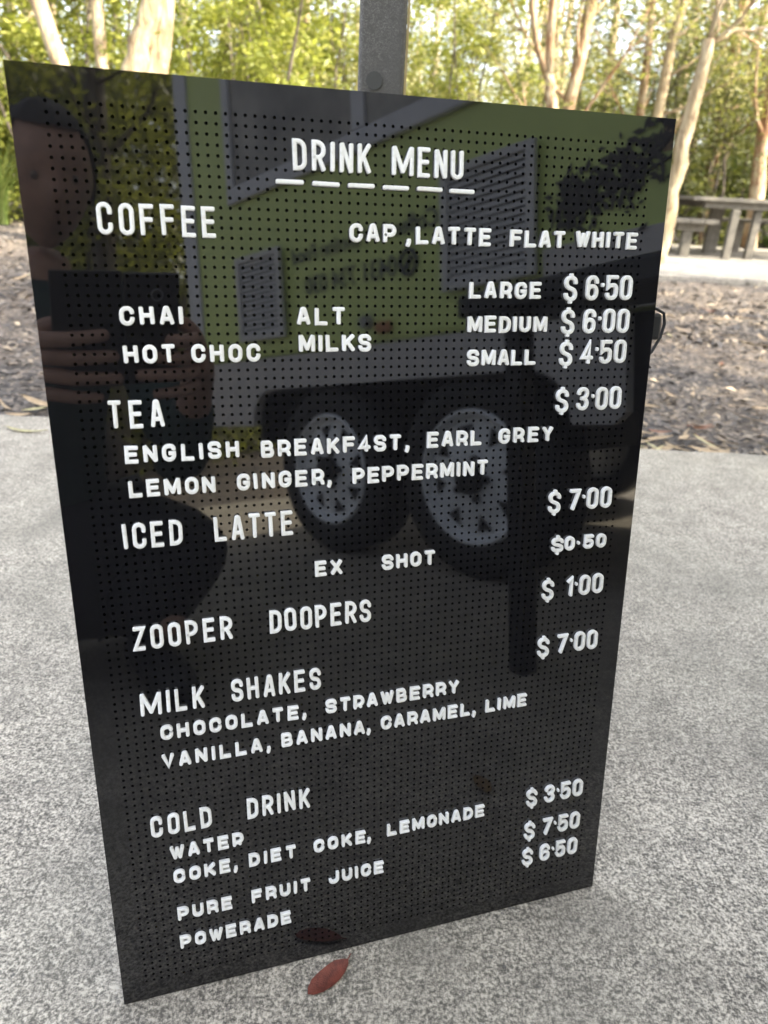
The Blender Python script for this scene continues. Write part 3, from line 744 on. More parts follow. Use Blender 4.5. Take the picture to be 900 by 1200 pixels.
def wheel(s, yf, outward):
    wl = bpy.data.objects.new('wheel', None); C.objects.link(wl); wl.parent = tr; wl.location = (s, yf, .31); wl.empty_display_size = .1
    if outward < 0: wl.rotation_euler = (0, 0, math.pi)
    bm = bmesh.new(); lathe(bm, [(.205, -.17), (.29, -.185), (.308, -.165), (.31, -.10), (.308, -.035), (.29, -.012), (.235, -.004), (.206, -.012)], 48, False)
    bmobj('tyre', bm, M['black'], wl, True)
    bm = bmesh.new(); lathe(bm, [(.204, -.14), (.2045, -.012), (.197, -.002), (.188, -.010), (.180, -.030), (.168, -.034), (.12, -.022), (.075, -.012), (.05, -.014), (.001, -.014)], 48)
    rim = bmobj('rim', bm, M['rim'], wl, True)
    bm = bmesh.new()
    for k in range(8):
        a = 2*math.pi*k/8+.2
        def P(r_, d): return Vector((r_*math.cos(a+d), 0, r_*math.sin(a+d)))
        tri = [P(.160, -.17), P(.160, .17), P(.108, 0)]
        lo = [bm.verts.new(p+Vector((0, -.040, 0))) for p in tri]; hi = [bm.verts.new(p+Vector((0, [-.0265, -.0265, -.0175][i], 0))) for i, p in enumerate(tri)]
        bm.faces.new(hi); bm.faces.new(lo[::-1])
        for i in range(3): bm.faces.new((lo[i], lo[(i+1) % 3], hi[(i+1) % 3], hi[i]))
    bmesh.ops.recalc_face_normals(bm, faces=bm.faces[:])
    bmobj('rim_opening', bm, M['black'], rim)
    bm = bmesh.new(); lathe(bm, [(.046, -.0135), (.046, .012), (.036, .022), (.001, .024)], 24)
    for k in range(5):
        a = 2*math.pi*k/5; bmesh.ops.create_cone(bm, cap_ends=True, segments=6, radius1=.011, radius2=.011, depth=.02, matrix=Matrix.Translation((.062*math.cos(a), -.006, .062*math.sin(a))) @ Matrix.Rotation(R(90), 4, 'X'))
    bmobj('hub', bm, M['black'], rim)
for s in (.012, -.665): wheel(s, -.012, 1); wheel(s, -DEP+.012, -1)

# ------------------------------------------------------------------ black pedestal table beside the camera (mirrored)
tb = empty('cafe_table', (.66, .05, 0), 0, 'black table in front of the green trailer, mirrored in the board', 'table')
bm = bmesh.new(); box(bm, -.04, .18, -.14, .62, .700, .745, .008); bmobj('table_top', bm, M['blackmetal'], tb)
for lx, ly in ((-.005, 0), (.02, .52)):
    bm = bmesh.new(); box(bm, lx-.02, lx+.02, ly-.02, ly+.02, 0, .699, .003); bmobj('leg', bm, M['blackmetal'], tb)

# ------------------------------------------------------------------ phone and photographer (mirrored)
def cw(x, y, d): return CAM + RGT*x + DWN*y + FWD*d        # a point in the phone's own frame, metres
PM = Matrix((RGT, DWN, FWD)).transposed().to_4x4(); PM.translation = CAM
ph = bpy.data.objects.new('mobile_phone', None); C.objects.link(ph); ph.matrix_world = PM; ph.empty_display_size = .05
tag(ph, 'black mobile phone in an opened wallet case, held up to photograph the board', 'phone')
bm = bmesh.new(); box(bm, -.046, .033, -.030, .132, -.012, -.003, .004, None, 3); bmobj('body', bm, M['phone'], ph)
bm = bmesh.new(); box(bm, -.140, -.0465, -.032, .134, -.010, -.006, .002); bmobj('case_cover', bm, M['phone'], ph)
bm = bmesh.new()
tube(bm, [(.008*math.cos(2*math.pi*k/20), .008*math.sin(2*math.pi*k/20), -.0022) for k in range(21)], .0012, 6, False)
bmobj('lens_ring', bm, M['lamp'], ph, True)

def skin_mesh(verts, edges, rad, levels=2, root=0):
    me = bpy.data.meshes.new('tmp'); me.from_pydata([tuple(v) for v in verts], edges, []); me.update()
    o = bpy.data.objects.new('tmp', me); C.objects.link(o)
    md = o.modifiers.new('s', 'SKIN'); md.use_smooth_shade = True
    for i, v in enumerate(me.skin_vertices[0].data):
        r_ = rad[i]; v.radius = r_ if hasattr(r_, '__len__') else (r_, r_); v.use_root = (i == root)
    sb = o.modifiers.new('b', 'SUBSURF'); sb.levels = levels; sb.render_levels = levels
    bpy.context.view_layer.update(); dg = bpy.context.evaluated_depsgraph_get()
    out = bpy.data.meshes.new_from_object(o.evaluated_get(dg))
    bpy.data.objects.remove(o); bpy.data.meshes.remove(me); return out
def merge(name, meshes, mat, parent):
    bm = bmesh.new()
    for me in meshes: bm.from_mesh(me)
    return bmobj(name, bm, mat, parent, True)
pe = empty('person', (-.05, -.55, 0), 0, 'person in dark teal shirt squatting with a raised phone, mirrored in the board', 'person')
inv = Matrix.Translation((.05, .55, 0))
def chain(pts, rads):
    return skin_mesh([inv @ Vector(p) for p in pts], [(i, i+1) for i in range(len(pts)-1)], rads)
HEAD = Vector((-.055, -.40, .955))
# hands in the phone's frame: (x right, y down, depth towards the board)
def hand(palm, fingers, wrist, elbow, thumb):
    ms = [chain([elbow, elbow.lerp(wrist, .5), wrist, palm[0], palm[1]], [(.042, .042), (.037, .037), (.027, .029), (.026, .034), (.020, .036)])]
    for f_, r_ in fingers: ms.append(chain([cw(*p) for p in f_], [r_*1.05, r_, r_*.95, r_*.86, r_*.72]))
    ms.append(chain([cw(*p) for p in thumb], [.015, .014, .012, .009])); return ms
LF = []
for k, (tx, ty, by) in enumerate(((-.063, .050, .056), (-.050, .082, .080), (-.046, .115, .106), (-.074, .143, .134))):
    LF.append(([(-.172, by+.004, -.012), (-.150, by, .006), (-.122, by+(ty-by)*.4, .014), (-.094 if k < 3 else -.10, by+(ty-by)*.7, .013), (tx-.006, ty, .009)], (.0118, .0125, .0120, .0105)[k]))
RF = []
for k, (tx, ty, by) in enumerate(((.002, .058, .064), (-.014, .086, .088), (-.043, .112, .112), (-.018, .143, .137))):
    RF.append(([(.064, by+.002, -.012), (.050, by, .006), (.030, by+(ty-by)*.4, .014), (.012 if k != 2 else -.012, by+(ty-by)*.7, .013), (tx+.006, ty, .009)], (.0118, .0125, .0120, .0105)[k]))
lw = cw(-.195, .155, -.06); rw = cw(.085, .150, -.06)
le = Vector((-.33, -.30, .46)); re = Vector((.125, -.33, .43))
lsh = Vector((-.235, -.50, .735)); rsh = Vector((.105, -.48, .735))
bodym = hand((cw(-.180, .105, -.030), cw(-.168, .095, -.014)), LF, lw, le, [(-.185, .10, -.03), (-.165, .06, -.026), (-.145, .045, -.022), (-.12, .04, -.018)])
bodym += hand((cw(.075, .108, -.030), cw(.062, .098, -.014)), RF, rw, re, [(.078, .10, -.03), (.06, .06, -.026), (.042, .045, -.024), (.02, .05, -.020)])
# head with neck, jaw, nose, ears
bodym.append(chain([(-.06, -.50, .72), (-.06, -.485, .80), (-.058, -.455, .85)], [.07, .056, .052]))
bm = bmesh.new(); bmesh.ops.create_uvsphere(bm, u_segments=32, v_segments=24, radius=1)
for v in bm.verts:
    p = v.co.copy(); s_ = Vector((.076, .096, .118))
    if p.z < 0: s_.x *= 1 + .30*p.z*abs(p.z)**.3; s_.y *= 1 + .12*p.z
    q = Vector((p.x*s_.x, p.y*s_.y, p.z*s_.z))
    fx = q.x/.076; fz = q.z/.118
    if p.y > 0:
        q.y += .022*math.exp(-(fx/.16)**2-((fz+.18)/.18)**2) - .010*(math.exp(-((fx-.38)/.2)**2-((fz-.08)/.13)**2) + math.exp(-((fx+.38)/.2)**2-((fz-.08)/.13)**2))
        q.y += .006*math.exp(-(fx/.3)**2-((fz+.50)/.06)**2) - .004*math.exp(-(fx/.35)**2-((fz+.56)/.03)**2) + .006*math.exp(-(fx/.25)**2-((fz+.82)/.12)**2)
    v.co = q
for sx in (-1, 1):
    bmesh.ops.create_uvsphere(bm, u_segments=10, v_segments=8, radius=1, matrix=Matrix.Translation((sx*.077, -.012, -.005)) @ Matrix.Diagonal((.009, .018, .031, 1)))
hm = bpy.data.meshes.new('t'); bmesh.ops.transform(bm, matrix=inv @ Matrix.Translation(HEAD) @ Matrix.Rotation(R(-22), 4, 'X'), verts=bm.verts[:]); bm.to_mesh(hm); bm.free(); bodym.append(hm)
for fx in (-1, 1): bodym.append(chain([(-.05+fx*.14, -.40, .16), (-.05+fx*.14, -.38, .08)], [.042, .04]))
merge('body', bodym, M['skin'], pe)
bm = bmesh.new(); bmesh.ops.create_uvsphere(bm, u_segments=32, v_segments=20, radius=1)
hr = random.Random(2)
for v in bm.verts:
    k = 1 + hr.uniform(-.02, .02); v.co = Vector((v.co.x*.083*k, v.co.y*.103*k, v.co.z*.125*k))
bmesh.ops.delete(bm, geom=[v for v in bm.verts if (v.co.y > .035 and v.co.z < .085) or v.co.z < -.045], context='VERTS')
bmesh.ops.transform(bm, matrix=inv @ Matrix.Translation(HEAD) @ Matrix.Rotation(R(-22), 4, 'X'), verts=bm.verts[:])
bmobj('hair', bm, M['hair'], pe, True)
bm = bmesh.new()
for sx in (-1, 1):
    bmesh.ops.create_uvsphere(bm, u_segments=12, v_segments=8, radius=.0085, matrix=inv @ Matrix.Translation(HEAD) @ Matrix.Rotation(R(-22), 4, 'X') @ Matrix.Translation((sx*.030, .0755, .010)))
bmobj('eyes', bm, plain('eye', (.22, .17, .14), .2), pe, True)
PEL = Vector((-.05, -.66, .22)); CH = Vector((-.06, -.55, .62))
shirt = [skin_mesh([inv @ Vector(p) for p in (PEL+Vector((0, 0, .03)), (-.06, -.66, .46), CH, (-.062, -.50, .735), lsh, le.lerp(lsh, .45), le.lerp(lsh, .12), rsh, re.lerp(rsh, .45), re.lerp(rsh, .12))],
                   [(0, 1), (1, 2), (2, 3), (3, 4), (4, 5), (5, 6), (3, 7), (7, 8), (8, 9)],
                   [(.17, .13), (.16, .12), (.165, .12), (.10, .085), .075, .062, .056, .075, .062, .056])]
shirt.append(chain([le.lerp(lsh, .14), le, le.lerp(lw, .35), le.lerp(lw, .8)], [.055, .055, .048, .040]))
shirt.append(chain([re.lerp(rsh, .14), re, re.lerp(rw, .35), re.lerp(rw, .8)], [.055, .055, .048, .040]))
merge('shirt', shirt, M['shirt'], pe)
tro = [skin_mesh([inv @ Vector(p) for p in (PEL, PEL+Vector((-.09, .02, 0)), (-.20, -.50, .33), (-.27, -.35, .33), (-.20, -.42, .20), (-.17, -.44, .09),
                                            PEL+Vector((.09, .02, 0)), (.10, -.52, .27), (.18, -.37, .28), (.08, -.44, .17), (.03, -.46, .09))],
                 [(0, 1), (1, 2), (2, 3), (3, 4), (4, 5), (0, 6), (6, 7), (7, 8), (8, 9), (9, 10)],
                 [(.20, .17), .14, .12, .10, .10, .07, .15, .125, .098, .105, .08])]
merge('trousers', tro, M['trousers'], pe)
for sx in (-.20, .055):
    bm = bmesh.new(); tube(bm, [inv @ Vector(p) for p in ((sx, -.47, .045), (sx, -.44, .055), (sx, -.36, .05), (sx*1.05, -.27, .035), (sx*1.06, -.215, .028), (sx*1.06, -.20, .026))], [.03, .044, .045, .044, .034, .015], 14)
    for v in bm.verts: v.co.z = max(.001, v.co.z)
    bmobj('shoe', bm, M['shoe'], pe, True)

# ------------------------------------------------------------------ picnic table
pt = empty('picnic_table', (4.4, 10.2, .012), 0, 'weathered grey picnic table with end bench on a concrete pad at right', 'picnic table')
def pb(name, x0, x1, y0, y1, z0, z1, n_=1, ax='y', gap=.008, bev=.006):
    bm = bmesh.new()
    for k in range(n_):
        if ax == 'y':
            w_ = (y1-y0)/n_; box(bm, x0-4.4, x1-4.4, y0+w_*k-10.2+gap/2, y0+w_*(k+1)-10.2-gap/2, z0, z1, bev)
        else:
            w_ = (x1-x0)/n_; box(bm, x0+w_*k-4.4+gap/2, x0+w_*(k+1)-4.4-gap/2, y0-10.2, y1-10.2, z0, z1, bev)
    return bmobj(name, bm, M['timber'], pt)
pb('table_top', 3.56, 5.75, 9.62, 10.95, .655, .70, 7)
pb('crossbeam', 3.75, 5.55, 9.70, 9.80, .575, .653); pb('crossbeam', 3.75, 5.55, 10.72, 10.82, .575, .653)
for lx, ly in ((4.12, 9.66), (4.46, 9.80), (4.24, 10.60), (4.42, 10.85), (5.2, 9.72), (5.35, 10.76)):
    pb('leg', lx-.047, lx+.047, ly-.047, ly+.047, 0, .574, bev=.01)
pb('bench_seat', 3.40, 3.93, 9.60, 10.70, .395, .445, 3, 'x')
pb('bench_support', 3.50, 3.84, 9.78, 9.90, .30, .394)
for ly in (9.84, 10.5): pb('bench_leg', 3.59, 3.71, ly-.05, ly+.05, 0, .299 if ly < 10 else .393, bev=.01)
pb('bench_seat', 4.50, 6.0, 10.98, 11.35, .395, .44, 3)
for lx in (4.85, 5.7): pb('bench_leg', lx-.05, lx+.05, 11.08, 11.18, 0, .393, bev=.01)

# ------------------------------------------------------------------ trees
def leaves(n_, centres, spread, size, seed, flat=0.5, droop=0.3, aspect=0.32):
    rg = np.random.default_rng(seed); c = np.asarray(centres)
    idx = rg.integers(0, len(c), n_); sp = np.asarray(spread)[idx] if hasattr(spread, '__len__') else np.full(n_, spread)
    d = rg.normal(size=(n_, 3)); d /= np.linalg.norm(d, axis=1)[:, None]
    P = c[idx] + d*(sp*rg.random(n_)**.5)[:, None]*np.array([1, 1, .8])
    a = rg.uniform(0, 2*np.pi, n_); L = size*rg.uniform(.55, 1.3, n_)
    t = np.stack([np.cos(a), np.sin(a), rg.normal(-droop, .5, n_)], 1); t /= np.linalg.norm(t, axis=1)[:, None]
    r = rg.normal(size=(n_, 3)); b = np.cross(t, r); b /= np.linalg.norm(b, axis=1)[:, None]
    nn = np.cross(t, b)
    T = t*L[:, None]; B = b*(L*aspect)[:, None]*.5; K = nn*(L*.10)[:, None]
    V = np.stack([P, P+T*.45+B+K, P+T, P+T*.45-B+K], 1).reshape(-1, 3)
    return V, np.arange(4*n_).reshape(-1, 4)

def limb(bm, p0, d, length, r0, rg, nseg=5, up=.1):
    pts = [Vector(p0)]; d = Vector(d).normalized()
    for k in range(nseg):
        d = (d + Vector((rg.gauss(0, .16), rg.gauss(0, .16), rg.gauss(up, .12)))).normalized(); pts.append(pts[-1]+d*length/nseg)
    tube(bm, pts, [r0*(1-.8*k/nseg) for k in range(nseg+1)], 7); return pts

def tree(name, base, pts, radii, bark, leafm, label, group, nleaf=2500, lsize=.11, limbs=7, limb_from=.35, llen=2.2, seed=0, spread=.8, extra=None, cat='tree', nfork=None, wob=.06):
    rg = random.Random(seed); t = empty(name, base, 0, label, cat, group); b = Vector(base)
    bm = bmesh.new(); P = [Vector(p)-b for p in pts]
    # densify the trunk so its bark outline is uneven
    D = []; Rr = []
    for i in range(len(P)-1):
        for k in range(5):
            f = k/5; j = Vector((rg.gauss(0, .012), rg.gauss(0, .012), 0)) if (i or k) else Vector()
            D.append(P[i].lerp(P[i+1], f)+j); Rr.append((radii[i]*(1-f)+radii[i+1]*f)*rg.uniform(.94, 1.06))
    D.append(P[-1]); Rr.append(radii[-1])
    tube(bm, D, Rr, 12, True, wob, rg)
    cen = []; nD = len(D)
    for k in range(limbs):
        i = int(nD*(limb_from + (1-limb_from)*(k+.5)/limbs)); i = min(nD-1, i)
        a = rg.uniform(0, 6.28); q = limb(bm, D[i], (math.cos(a), math.sin(a), rg.uniform(.2, .9)), llen*rg.uniform(.6, 1.2), Rr[i]*.34, rg)
        cen += [q[-1], q[-2], q[-3]]
        for s in range(2):
            a2 = a+rg.uniform(-1.2, 1.2); q2 = limb(bm, q[rg.randint(2, 4)], (math.cos(a2), math.sin(a2), rg.uniform(-.2, .6)), llen*.55, Rr[i]*.15, rg, 4); cen += [q2[-1], q2[-2]]
    if nfork:
        for f_ in nfork:
            q = [Vector(p)-b for p in f_[0]]; tube(bm, q, [f_[1]*(1-.25*k/len(q)) for k in range(len(q))], 9, True, .06, rg); cen.append(q[-1])
    bmobj('trunk', bm, bark, t, True)
    if nleaf:
        V, F = leaves(nleaf, [tuple(c) for c in cen] + (extra or []), spread, lsize, seed+1)
        quads('crown', V, F, leafm, t)
    return t

def up(p, q, h):  # extend the line p->q up to height h
    p, q = Vector(p), Vector(q); d = (q-p)/(q.z-p.z); return p + d*(h-p.z)
G = 'paperbark and gum trees behind the mulch bed'
def simple(base, top, h, r0, r1, **k):
    b = Vector((*base, -.06)); tp = up(b, Vector(top), h); midp = b.lerp(tp, .45) + Vector((.04, 0, 0))
    return tree('gum_tree', tuple(b), [b, b.lerp(tp, .2), midp, tp], [r0*1.15, r0, (r0+r1)/2, r1], group=G, **k)
simple((-3.24, 9), (-3.93, 9, 2.24), 9, .088, .05, bark=M['bark_cream'], leafm=M['leaf_bright'], label='left leaning cream gum trunk left of the forked pair', seed=1, limb_from=.45, nleaf=2600)
simple((-3.60, 10), (-3.67, 10, 2.45), 10, .072, .05, bark=M['bark_cream'], leafm=M['leaf_bright'], label='slim straight cream gum trunk between the leaning one and the forked pair', seed=2, limb_from=.45, nleaf=2600)
b = Vector((-2.85, 7.55, -.06))
tree('gum_tree', tuple(b), [b, (-2.72, 7.5, .9), (-2.46, 7.5, 1.49), (-2.25, 7.5, 2.03), (-1.9, 7.5, 3.4), (-1.5, 7.6, 7)], [.19, .145, .10, .088, .08, .06], M['bark_cream'], M['leaf_bright'],
     'stout pale trunk with a forked second stem above the board left of the post', G, seed=3, limb_from=.55, nleaf=2600,
     nfork=[([(-2.62, 7.55, .6), (-2.29, 7.6, 1.48), (-2.21, 7.6, 1.8), (-2.17, 7.6, 2.05), (-2.2, 7.6, 4.5)], .105), ([(-2.5, 7.5, 1.0), (-2.34, 7.52, 1.5), (-2.25, 7.55, 1.75), (-2.22, 7.5, 2.3)], .05)])
simple((-1.67, 14), (-1.72, 14, 3.29), 11, .062, .045, bark=M['bark_cream'], leafm=M['leaf_pale'], label='thin pale straight trunk just left of the steel post', seed=4, limb_from=.5, nleaf=2400)
b = Vector((2.31, 10, -.06))
tree('gum_tree', tuple(b), [b, (1.95, 10, 1.05), (1.77, 10, 1.61), (1.68, 10, 1.95)], [.085, .075, .07, .055], M['bark_orange'], M['leaf_olive'],
     'orange barked trunk forking in two right of the steel post', G, seed=5, limbs=0, spread=.9, nleaf=1800,
     nfork=[([(1.68, 10, 1.9), (1.52, 10, 2.2), (1.40, 10, 2.6), (1.3, 10, 4.6)], .042), ([(1.69, 10, 1.9), (1.66, 10, 2.25), (1.63, 10, 2.7), (1.5, 10, 5.2)], .058), ([(1.3, 10, 4.2), (.8, 10.2, 4.9)], .03), ([(1.5, 10, 4.8), (2.1, 9.8, 5.6)], .03)])
simple((2.09, 11), (2.26, 11, 2.9), 9, .082, .055, bark=M['bark_orange'], leafm=M['leaf_pale'], label='second orange cream trunk beside the forked one, with ragged bark', limbs=12, llen=1.7, lsize=.085, seed=6, limb_from=.15, nleaf=4600, spread=.55)
simple((3.61, 12), (3.71, 12, 2.95), 9, .075, .05, bark=M['bark_cream'], leafm=M['leaf_pale'], label='cream stem of the close pair behind the board top right corner, the right one', limbs=12, llen=1.7, lsize=.085, seed=7, limb_from=.15, nleaf=4600, spread=.55)
simple((3.72, 12.6), (3.46, 12.4, 2.64), 9, .065, .045, bark=M['bark_orange'], leafm=M['leaf_pale'], label='orange stem of the close pair behind the board top right corner, the left one', limbs=12, llen=1.7, lsize=.085, seed=8, limb_from=.15, nleaf=4600, spread=.55)
# bare
b = Vector((2.88, 8.5, -.06))
def bare(seed):
    rg = random.Random(seed); out = []
    for k in range(5):
        p = Vector((2.96, 8.5, 2.08)); d = Vector((rg.uniform(-.2, 1), rg.uniform(-.4, .3), rg.uniform(-.1, .8))).normalized(); q = [p]
        for s in range(6):
            d = (d+Vector((rg.gauss(0, .3), rg.gauss(0, .2), rg.gauss(0, .3)))).normalized(); q.append(q[-1]+d*.17)
        out.append((q, .016)); out.append(([q[3], q[3]+Vector((rg.uniform(-.3, .4), 0, rg.uniform(-.3, .4)))*.6, q[3]+Vector((rg.uniform(-.2, .7), .1, rg.uniform(-.4, .4)))*.8], .009))
    return out
tree('gum_tree', tuple(b), [b, (2.905, 8.5, .74), (2.94, 8.5, 1.43), (2.965, 8.5, 2.13)], [.098, .085, .072, .056], M['bark_cream'], M['leaf_olive'],
     'broken topped cream trunk with bare twisting branches beside the board', G, seed=9, limbs=0, nleaf=0, nfork=bare(5))
simple((5.06, 13), (4.98, 13, 1.83), 8, .085, .05, bark=M['bark_orange'], leafm=M['leaf_pale'], label='brown orange trunk just above the picnic table bench', limbs=12, llen=1.7, lsize=.085, seed=10, limb_from=.15, nleaf=4600, spread=.55)
simple((5.25, 13.4), (5.35, 13.4, 1.9), 8, .055, .04, bark=M['bark_cream'], leafm=M['leaf_olive'], label='thin white stem leaning right above the picnic table', seed=11, limb_from=.35, nleaf=2000)
simple((5.46, 12), (5.25, 12, 1.77), 8, .10, .06, bark=M['bark_orange'], leafm=M['leaf_olive'], label='thick red brown trunk at the right edge behind the picnic table', seed=12, limb_from=.3, nleaf=2600)
simple((6.9, 15.5), (6.95, 15.5, 2), 9, .11, .06, bark=M['bark_grey'], leafm=M['leaf_olive'], label='dark grey trunk in shade far right behind the picnic table', seed=13, limb_from=.3, nleaf=2600)
simple((-6.23, 13), (-6.15, 13, 2.69), 10, .075, .05, bark=M['bark_grey'], leafm=M['leaf_bright'], label='thin dark trunk at the far left edge of the trees', seed=14, limb_from=.4, nleaf=2400)
simple((-5.2, 12.5), (-5.25, 12.5, 2.69), 10, .045, .03, bark=M['bark_cream'], leafm=M['leaf_bright'], label='very thin white stem at the far left between darker trunks', seed=15, limb_from=.4, nleaf=2000)

# bushy saplings that fill the space under the trees
def sapling(kind, leafm, n_, h, rad, lsize, seed, bare_=False):
    rg = random.Random(seed); bm = bmesh.new(); cen = []; spd = []
    for s in range(4):
        a = rg.uniform(0, 6.28); q = limb(bm, (rg.gauss(0, .08), rg.gauss(0, .08), -.05), (math.cos(a)*.25, math.sin(a)*.25, 1), h*rg.uniform(.75, 1), .035, rg, 7, .25)
        for p in q[1:]:
            f = p.z/h; rr = rad*(.55+.6*math.sin(math.pi*min(1, max(.1, f))))
            for k in range(4):
                a = rg.uniform(0, 6.28); u = rg.random()**.6*rr
                cen.append((p.x+math.cos(a)*u, p.y+math.sin(a)*u, p.z+rg.gauss(0, .25))); spd.append(rg.uniform(.16, .42))
    me1 = bpy.data.meshes.new('stem'); bm.to_mesh(me1); bm.free(); me1.materials.append(M['bark_grey'])
    V, F = leaves(n_, cen, spd, lsize, seed); o = quads('crown', V, F, leafm); me2 = o.data; bpy.data.objects.remove(o)
    return me1, me2
KINDS = {'bright': [sapling('b', M['leaf_bright'], 5200, 4.6, .95, .12, 31), sapling('b', M['leaf_bright'], 4600, 3.6, .9, .10, 32)],
         'pale': [sapling('p', M['leaf_pale'], 5000, 4.4, .9, .085, 33), sapling('p', M['leaf_pale'], 4200, 3.2, .9, .08, 34)],
         'olive': [sapling('o', M['leaf_olive'], 5200, 4.8, 1.0, .085, 35), sapling('o', M['leaf_olive'], 4400, 3.4, .9, .08, 36)],
         'deep': [sapling('d', M['leaf_deep'], 4200, 2.2, .85, .11, 37)]}
LAB = {'bright': 'bright yellow green bushy sapling in the sunlit tree line', 'pale': 'pale straw green feathery sapling in the sunlit tree line',
       'olive': 'olive green fine leaved sapling in the tree line', 'deep': 'deep green low bush at the foot of the tree line'}
def put(kind, x, y_, s=1.0, v=0):
    me = KINDS[kind][v % len(KINDS[kind])]
    t = empty('sapling' if kind != 'deep' else 'bush', (x, y_, -.07), lr.uniform(0, 6.28), LAB[kind], 'sapling' if kind != 'deep' else 'bush', kind + ' undergrowth')
    t.scale = (s, s, s*lr.uniform(.9, 1.1))
    for nm, q in zip(('stem', 'crown'), me):
        o = bpy.data.objects.new(nm, q); C.objects.link(o); o.parent = t
sr = random.Random(21)
for k in range(9): put('bright', -6.6+k*.62+sr.uniform(-.2, .2), 10.6+sr.uniform(-.3, 1.2), sr.uniform(.75, .95), k)
for k in range(4): put('pale', -1.6+k*.95+sr.uniform(-.2, .2), 11.5+sr.uniform(-.3, 1.0), sr.uniform(.7, .9), k)
for k in range(7): put('olive', 2.9+k*.75+sr.uniform(-.25, .25), 12.3+sr.uniform(0, .8), sr.uniform(.75, 1.0), k)
for k in range(13): put('bright', -10+k*.85+sr.uniform(-.4, .4), 12+sr.uniform(-1.0, 2.5), sr.uniform(.85, 1.15), k)
for k in range(9): put('pale', -3.5+k*.8+sr.uniform(-.4, .4), 15+sr.uniform(-1, 2.5), sr.uniform(.8, 1.1)*(.72 if k > 4 else 1), k)
for k in range(12): put('olive', 2.4+k*.85+sr.uniform(-.4, .4), 14+sr.uniform(-.8, 3), sr.uniform(.85, 1.2), k)
for k in range(7): put('bright', 1.0+k*1.5+sr.uniform(-.5, .5), 13.2+sr.uniform(0, 2), sr.uniform(.5, .8), k)
for k in range(9): put('deep', 3.5+k*.7+sr.uniform(-.3, .3), 12.6+sr.uniform(0, 1.2), sr.uniform(.45, .7), k)
for k in range(5): put('deep', -8+k*.9, 13+sr.uniform(0, 1), sr.uniform(.5, .8), k)
for k in range(10): put(('bright', 'pale', 'olive')[k % 3], -13+k*3+sr.uniform(-1, 1), 20+sr.uniform(-1, 3), sr.uniform(1.2, 1.6)*(.5 if k in (4, 5, 6) else 1), k)

# strap leaved grass tussock at left
def tussock(x, y_, n_, h, seed, label):
    rg = random.Random(seed); v = []; f = []
    for k in range(n_):
        a = rg.uniform(0, 6.28); r0 = rg.random()*.16; L = h*rg.uniform(.6, 1.1); wd = rg.uniform(.008, .016); lean_ = rg.uniform(.2, .9)
        s = Vector((-math.sin(a), math.cos(a), 0))*wd; p = Vector((math.cos(a)*r0, math.sin(a)*r0, -.06)); b0 = len(v)
        for i in range(6):
            t = i/5; q = p + Vector((math.cos(a), math.sin(a), 0))*L*lean_*t**2*.8 + Vector((0, 0, L*(t-.35*lean_*t*t)))
            ww = s*(1-t*.85); v += [q-ww, q+ww]
        for i in range(5): f.append((b0+2*i, b0+2*i+1, b0+2*i+3, b0+2*i+2))
    o = pydata('tussock', v, f, M['grass']); o.location = (x, y_, 0)
    return tag(o, label, 'grass tussock')
tussock(-5.15, 9.8, 260, 1.15, 1, 'strap leaved green grass tussock at the left edge, the nearer one')
tussock(-6.1, 10.6, 260, 1.35, 2, 'strap leaved green grass tussock at the left edge, the farther one')

# far woodland closing the view, too dense to count
# shade trees right of the view
for q, (x_, y_) in enumerate(((8.6, 4.6), (6.6, 3.2), (10.2, 6.4))):
    b = Vector((x_, y_, -.07)); tree('shade_tree', tuple(b), [b, (x_+.05, y_, 2.2), (x_-.1, y_+.1, 4.6), (x_+.1, y_, 7)], [.16, .14, .11, .05], M['bark_grey'], M['leaf_olive'], ['nearest', 'middle', 'farthest'][(1, 0, 2)[q]] + ' of three shade trees right of the mulch bed', 'shade trees right of the mulch bed', seed=61+q, nleaf=6500, limb_from=.45, limbs=11, llen=2.4, spread=.95)
cen = []; spd = []; wr = np.random.default_rng(5)
for k in range(900):
    a = wr.uniform(-.95, .95); d_ = wr.uniform(22, 40); x_ = math.sin(a)*d_; y_ = math.cos(a)*d_
    top = 9.0 + 3*math.sin(a*9+1) - 6.5*math.exp(-((x_/y_-.13)/.11)**2) - 3.0*math.exp(-((x_/y_+.10)/.05)**2)
    cen.append((x_, y_, wr.uniform(0, max(2, top)))); spd.append(wr.uniform(.6, 1.4))
V, F = leaves(80000, cen, spd, .24, 9)
bmw = bmesh.new(); rg = random.Random(8)
for k in range(70):
    a = rg.uniform(-.8, .8); d_ = rg.uniform(17, 34); p = Vector((math.sin(a)*d_, math.cos(a)*d_, -.07)); q = p+Vector((rg.gauss(0, .5), 0, rg.uniform(5, 9)))
    tube(bmw, [p, p.lerp(q, .5)+Vector((rg.gauss(0, .15), 0, 0)), q], [.12, .10, .05], 7)
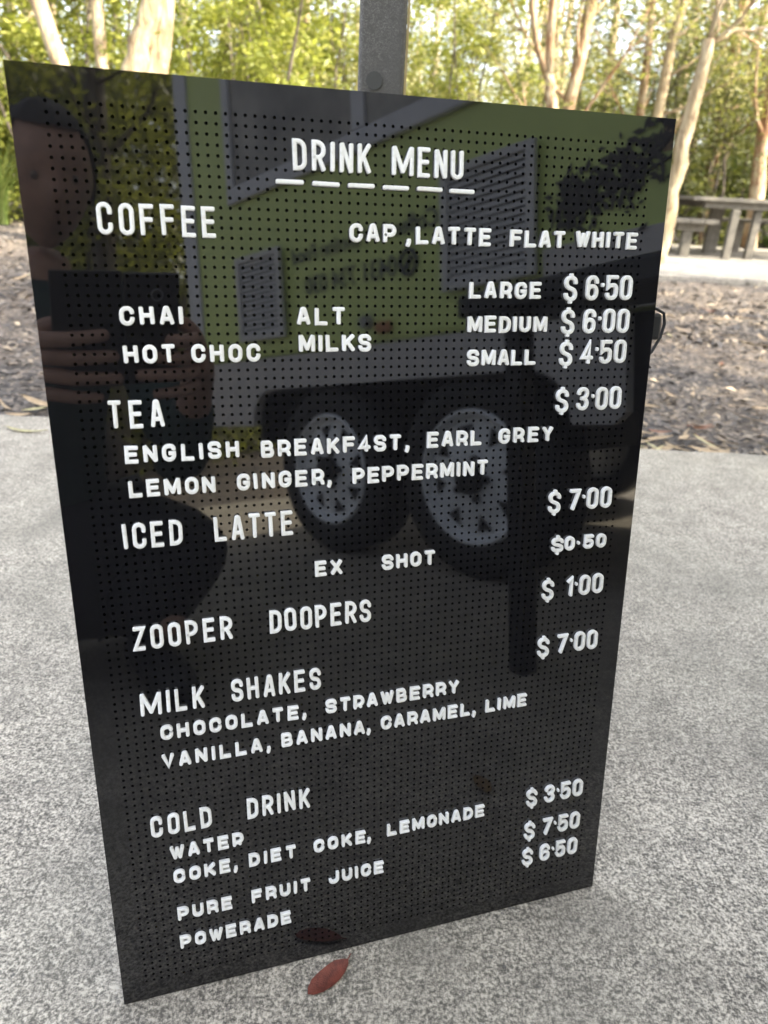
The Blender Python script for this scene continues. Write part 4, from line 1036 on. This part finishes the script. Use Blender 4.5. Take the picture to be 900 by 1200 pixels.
wd = quads('woodland', V, F, M['leaf_pale']); tag(wd, 'far sunlit gum woodland closing the view behind the trees', 'woodland', kind='stuff')
o = bmobj('trunks', bmw, M['bark_cream'], wd, True); o['kind'] = 'stuff'

# trees behind the photographer (mirrored at the board's upper left), and two unseen shade trees
GB = 'trees behind the photographer'
def behind(x, y_, h, r_, lm, label, seed, **k):
    b = Vector((x, y_, -.07)); return tree('shade_tree', tuple(b), [b, (x+.05, y_, h*.3), (x+.1, y_+.1, h*.65), (x+.15, y_, h)], [r_*1.2, r_, r_*.8, r_*.4], M['bark_grey'], M[lm], label, GB, seed=seed, **k)
behind(1.15, -4.9, 8, .085, 'leaf_bright', 'dark trunked leafy tree mirrored at the board upper left', 41, nleaf=5000, limb_from=.22, limbs=10, llen=1.7, spread=.7)
behind(.9, -10.5, 11, .13, 'leaf_olive', 'tall olive tree farther behind the photographer', 44, nleaf=6000, limb_from=.1, limbs=12, llen=2.6)
behind(5.2, -1.6, 8.5, .14, 'leaf_olive', 'unseen broad shade tree added just beyond the far side of the trailer', 46, nleaf=12000, lsize=.2, limb_from=.42, limbs=12, llen=2.6, spread=1.0)  # out of view; large dense leaves added to shade the mulch
behind(6.8, .6, 9, .14, 'leaf_olive', 'unseen broad shade tree added right of the trailer front', 47, nleaf=12000, lsize=.2, limb_from=.4, limbs=12, llen=2.8, spread=1.1)  # also unseen, its crown thickened to shade the mulch bed
cen2 = []; spd2 = []
for k in range(420):
    a = wr.uniform(-.15, .50); d_ = wr.uniform(9.5, 13); cen2.append((math.sin(a)*d_+.5, -math.cos(a)*d_, wr.uniform(0, 10.5))); spd2.append(wr.uniform(.5, 1.2))
V, F = leaves(80000, cen2, spd2, .2, 19); tag(quads('woodland', V, F, M['leaf_bright']), 'sunlit woodland behind the photographer, mirrored at the board upper left', 'woodland', kind='stuff')
for k, (x_, y_) in enumerate(((1.2, -5.3), (1.9, -5.8), (2.5, -6.8), (.5, -5.8))):
    put('bright', x_, y_, 1.0, k)
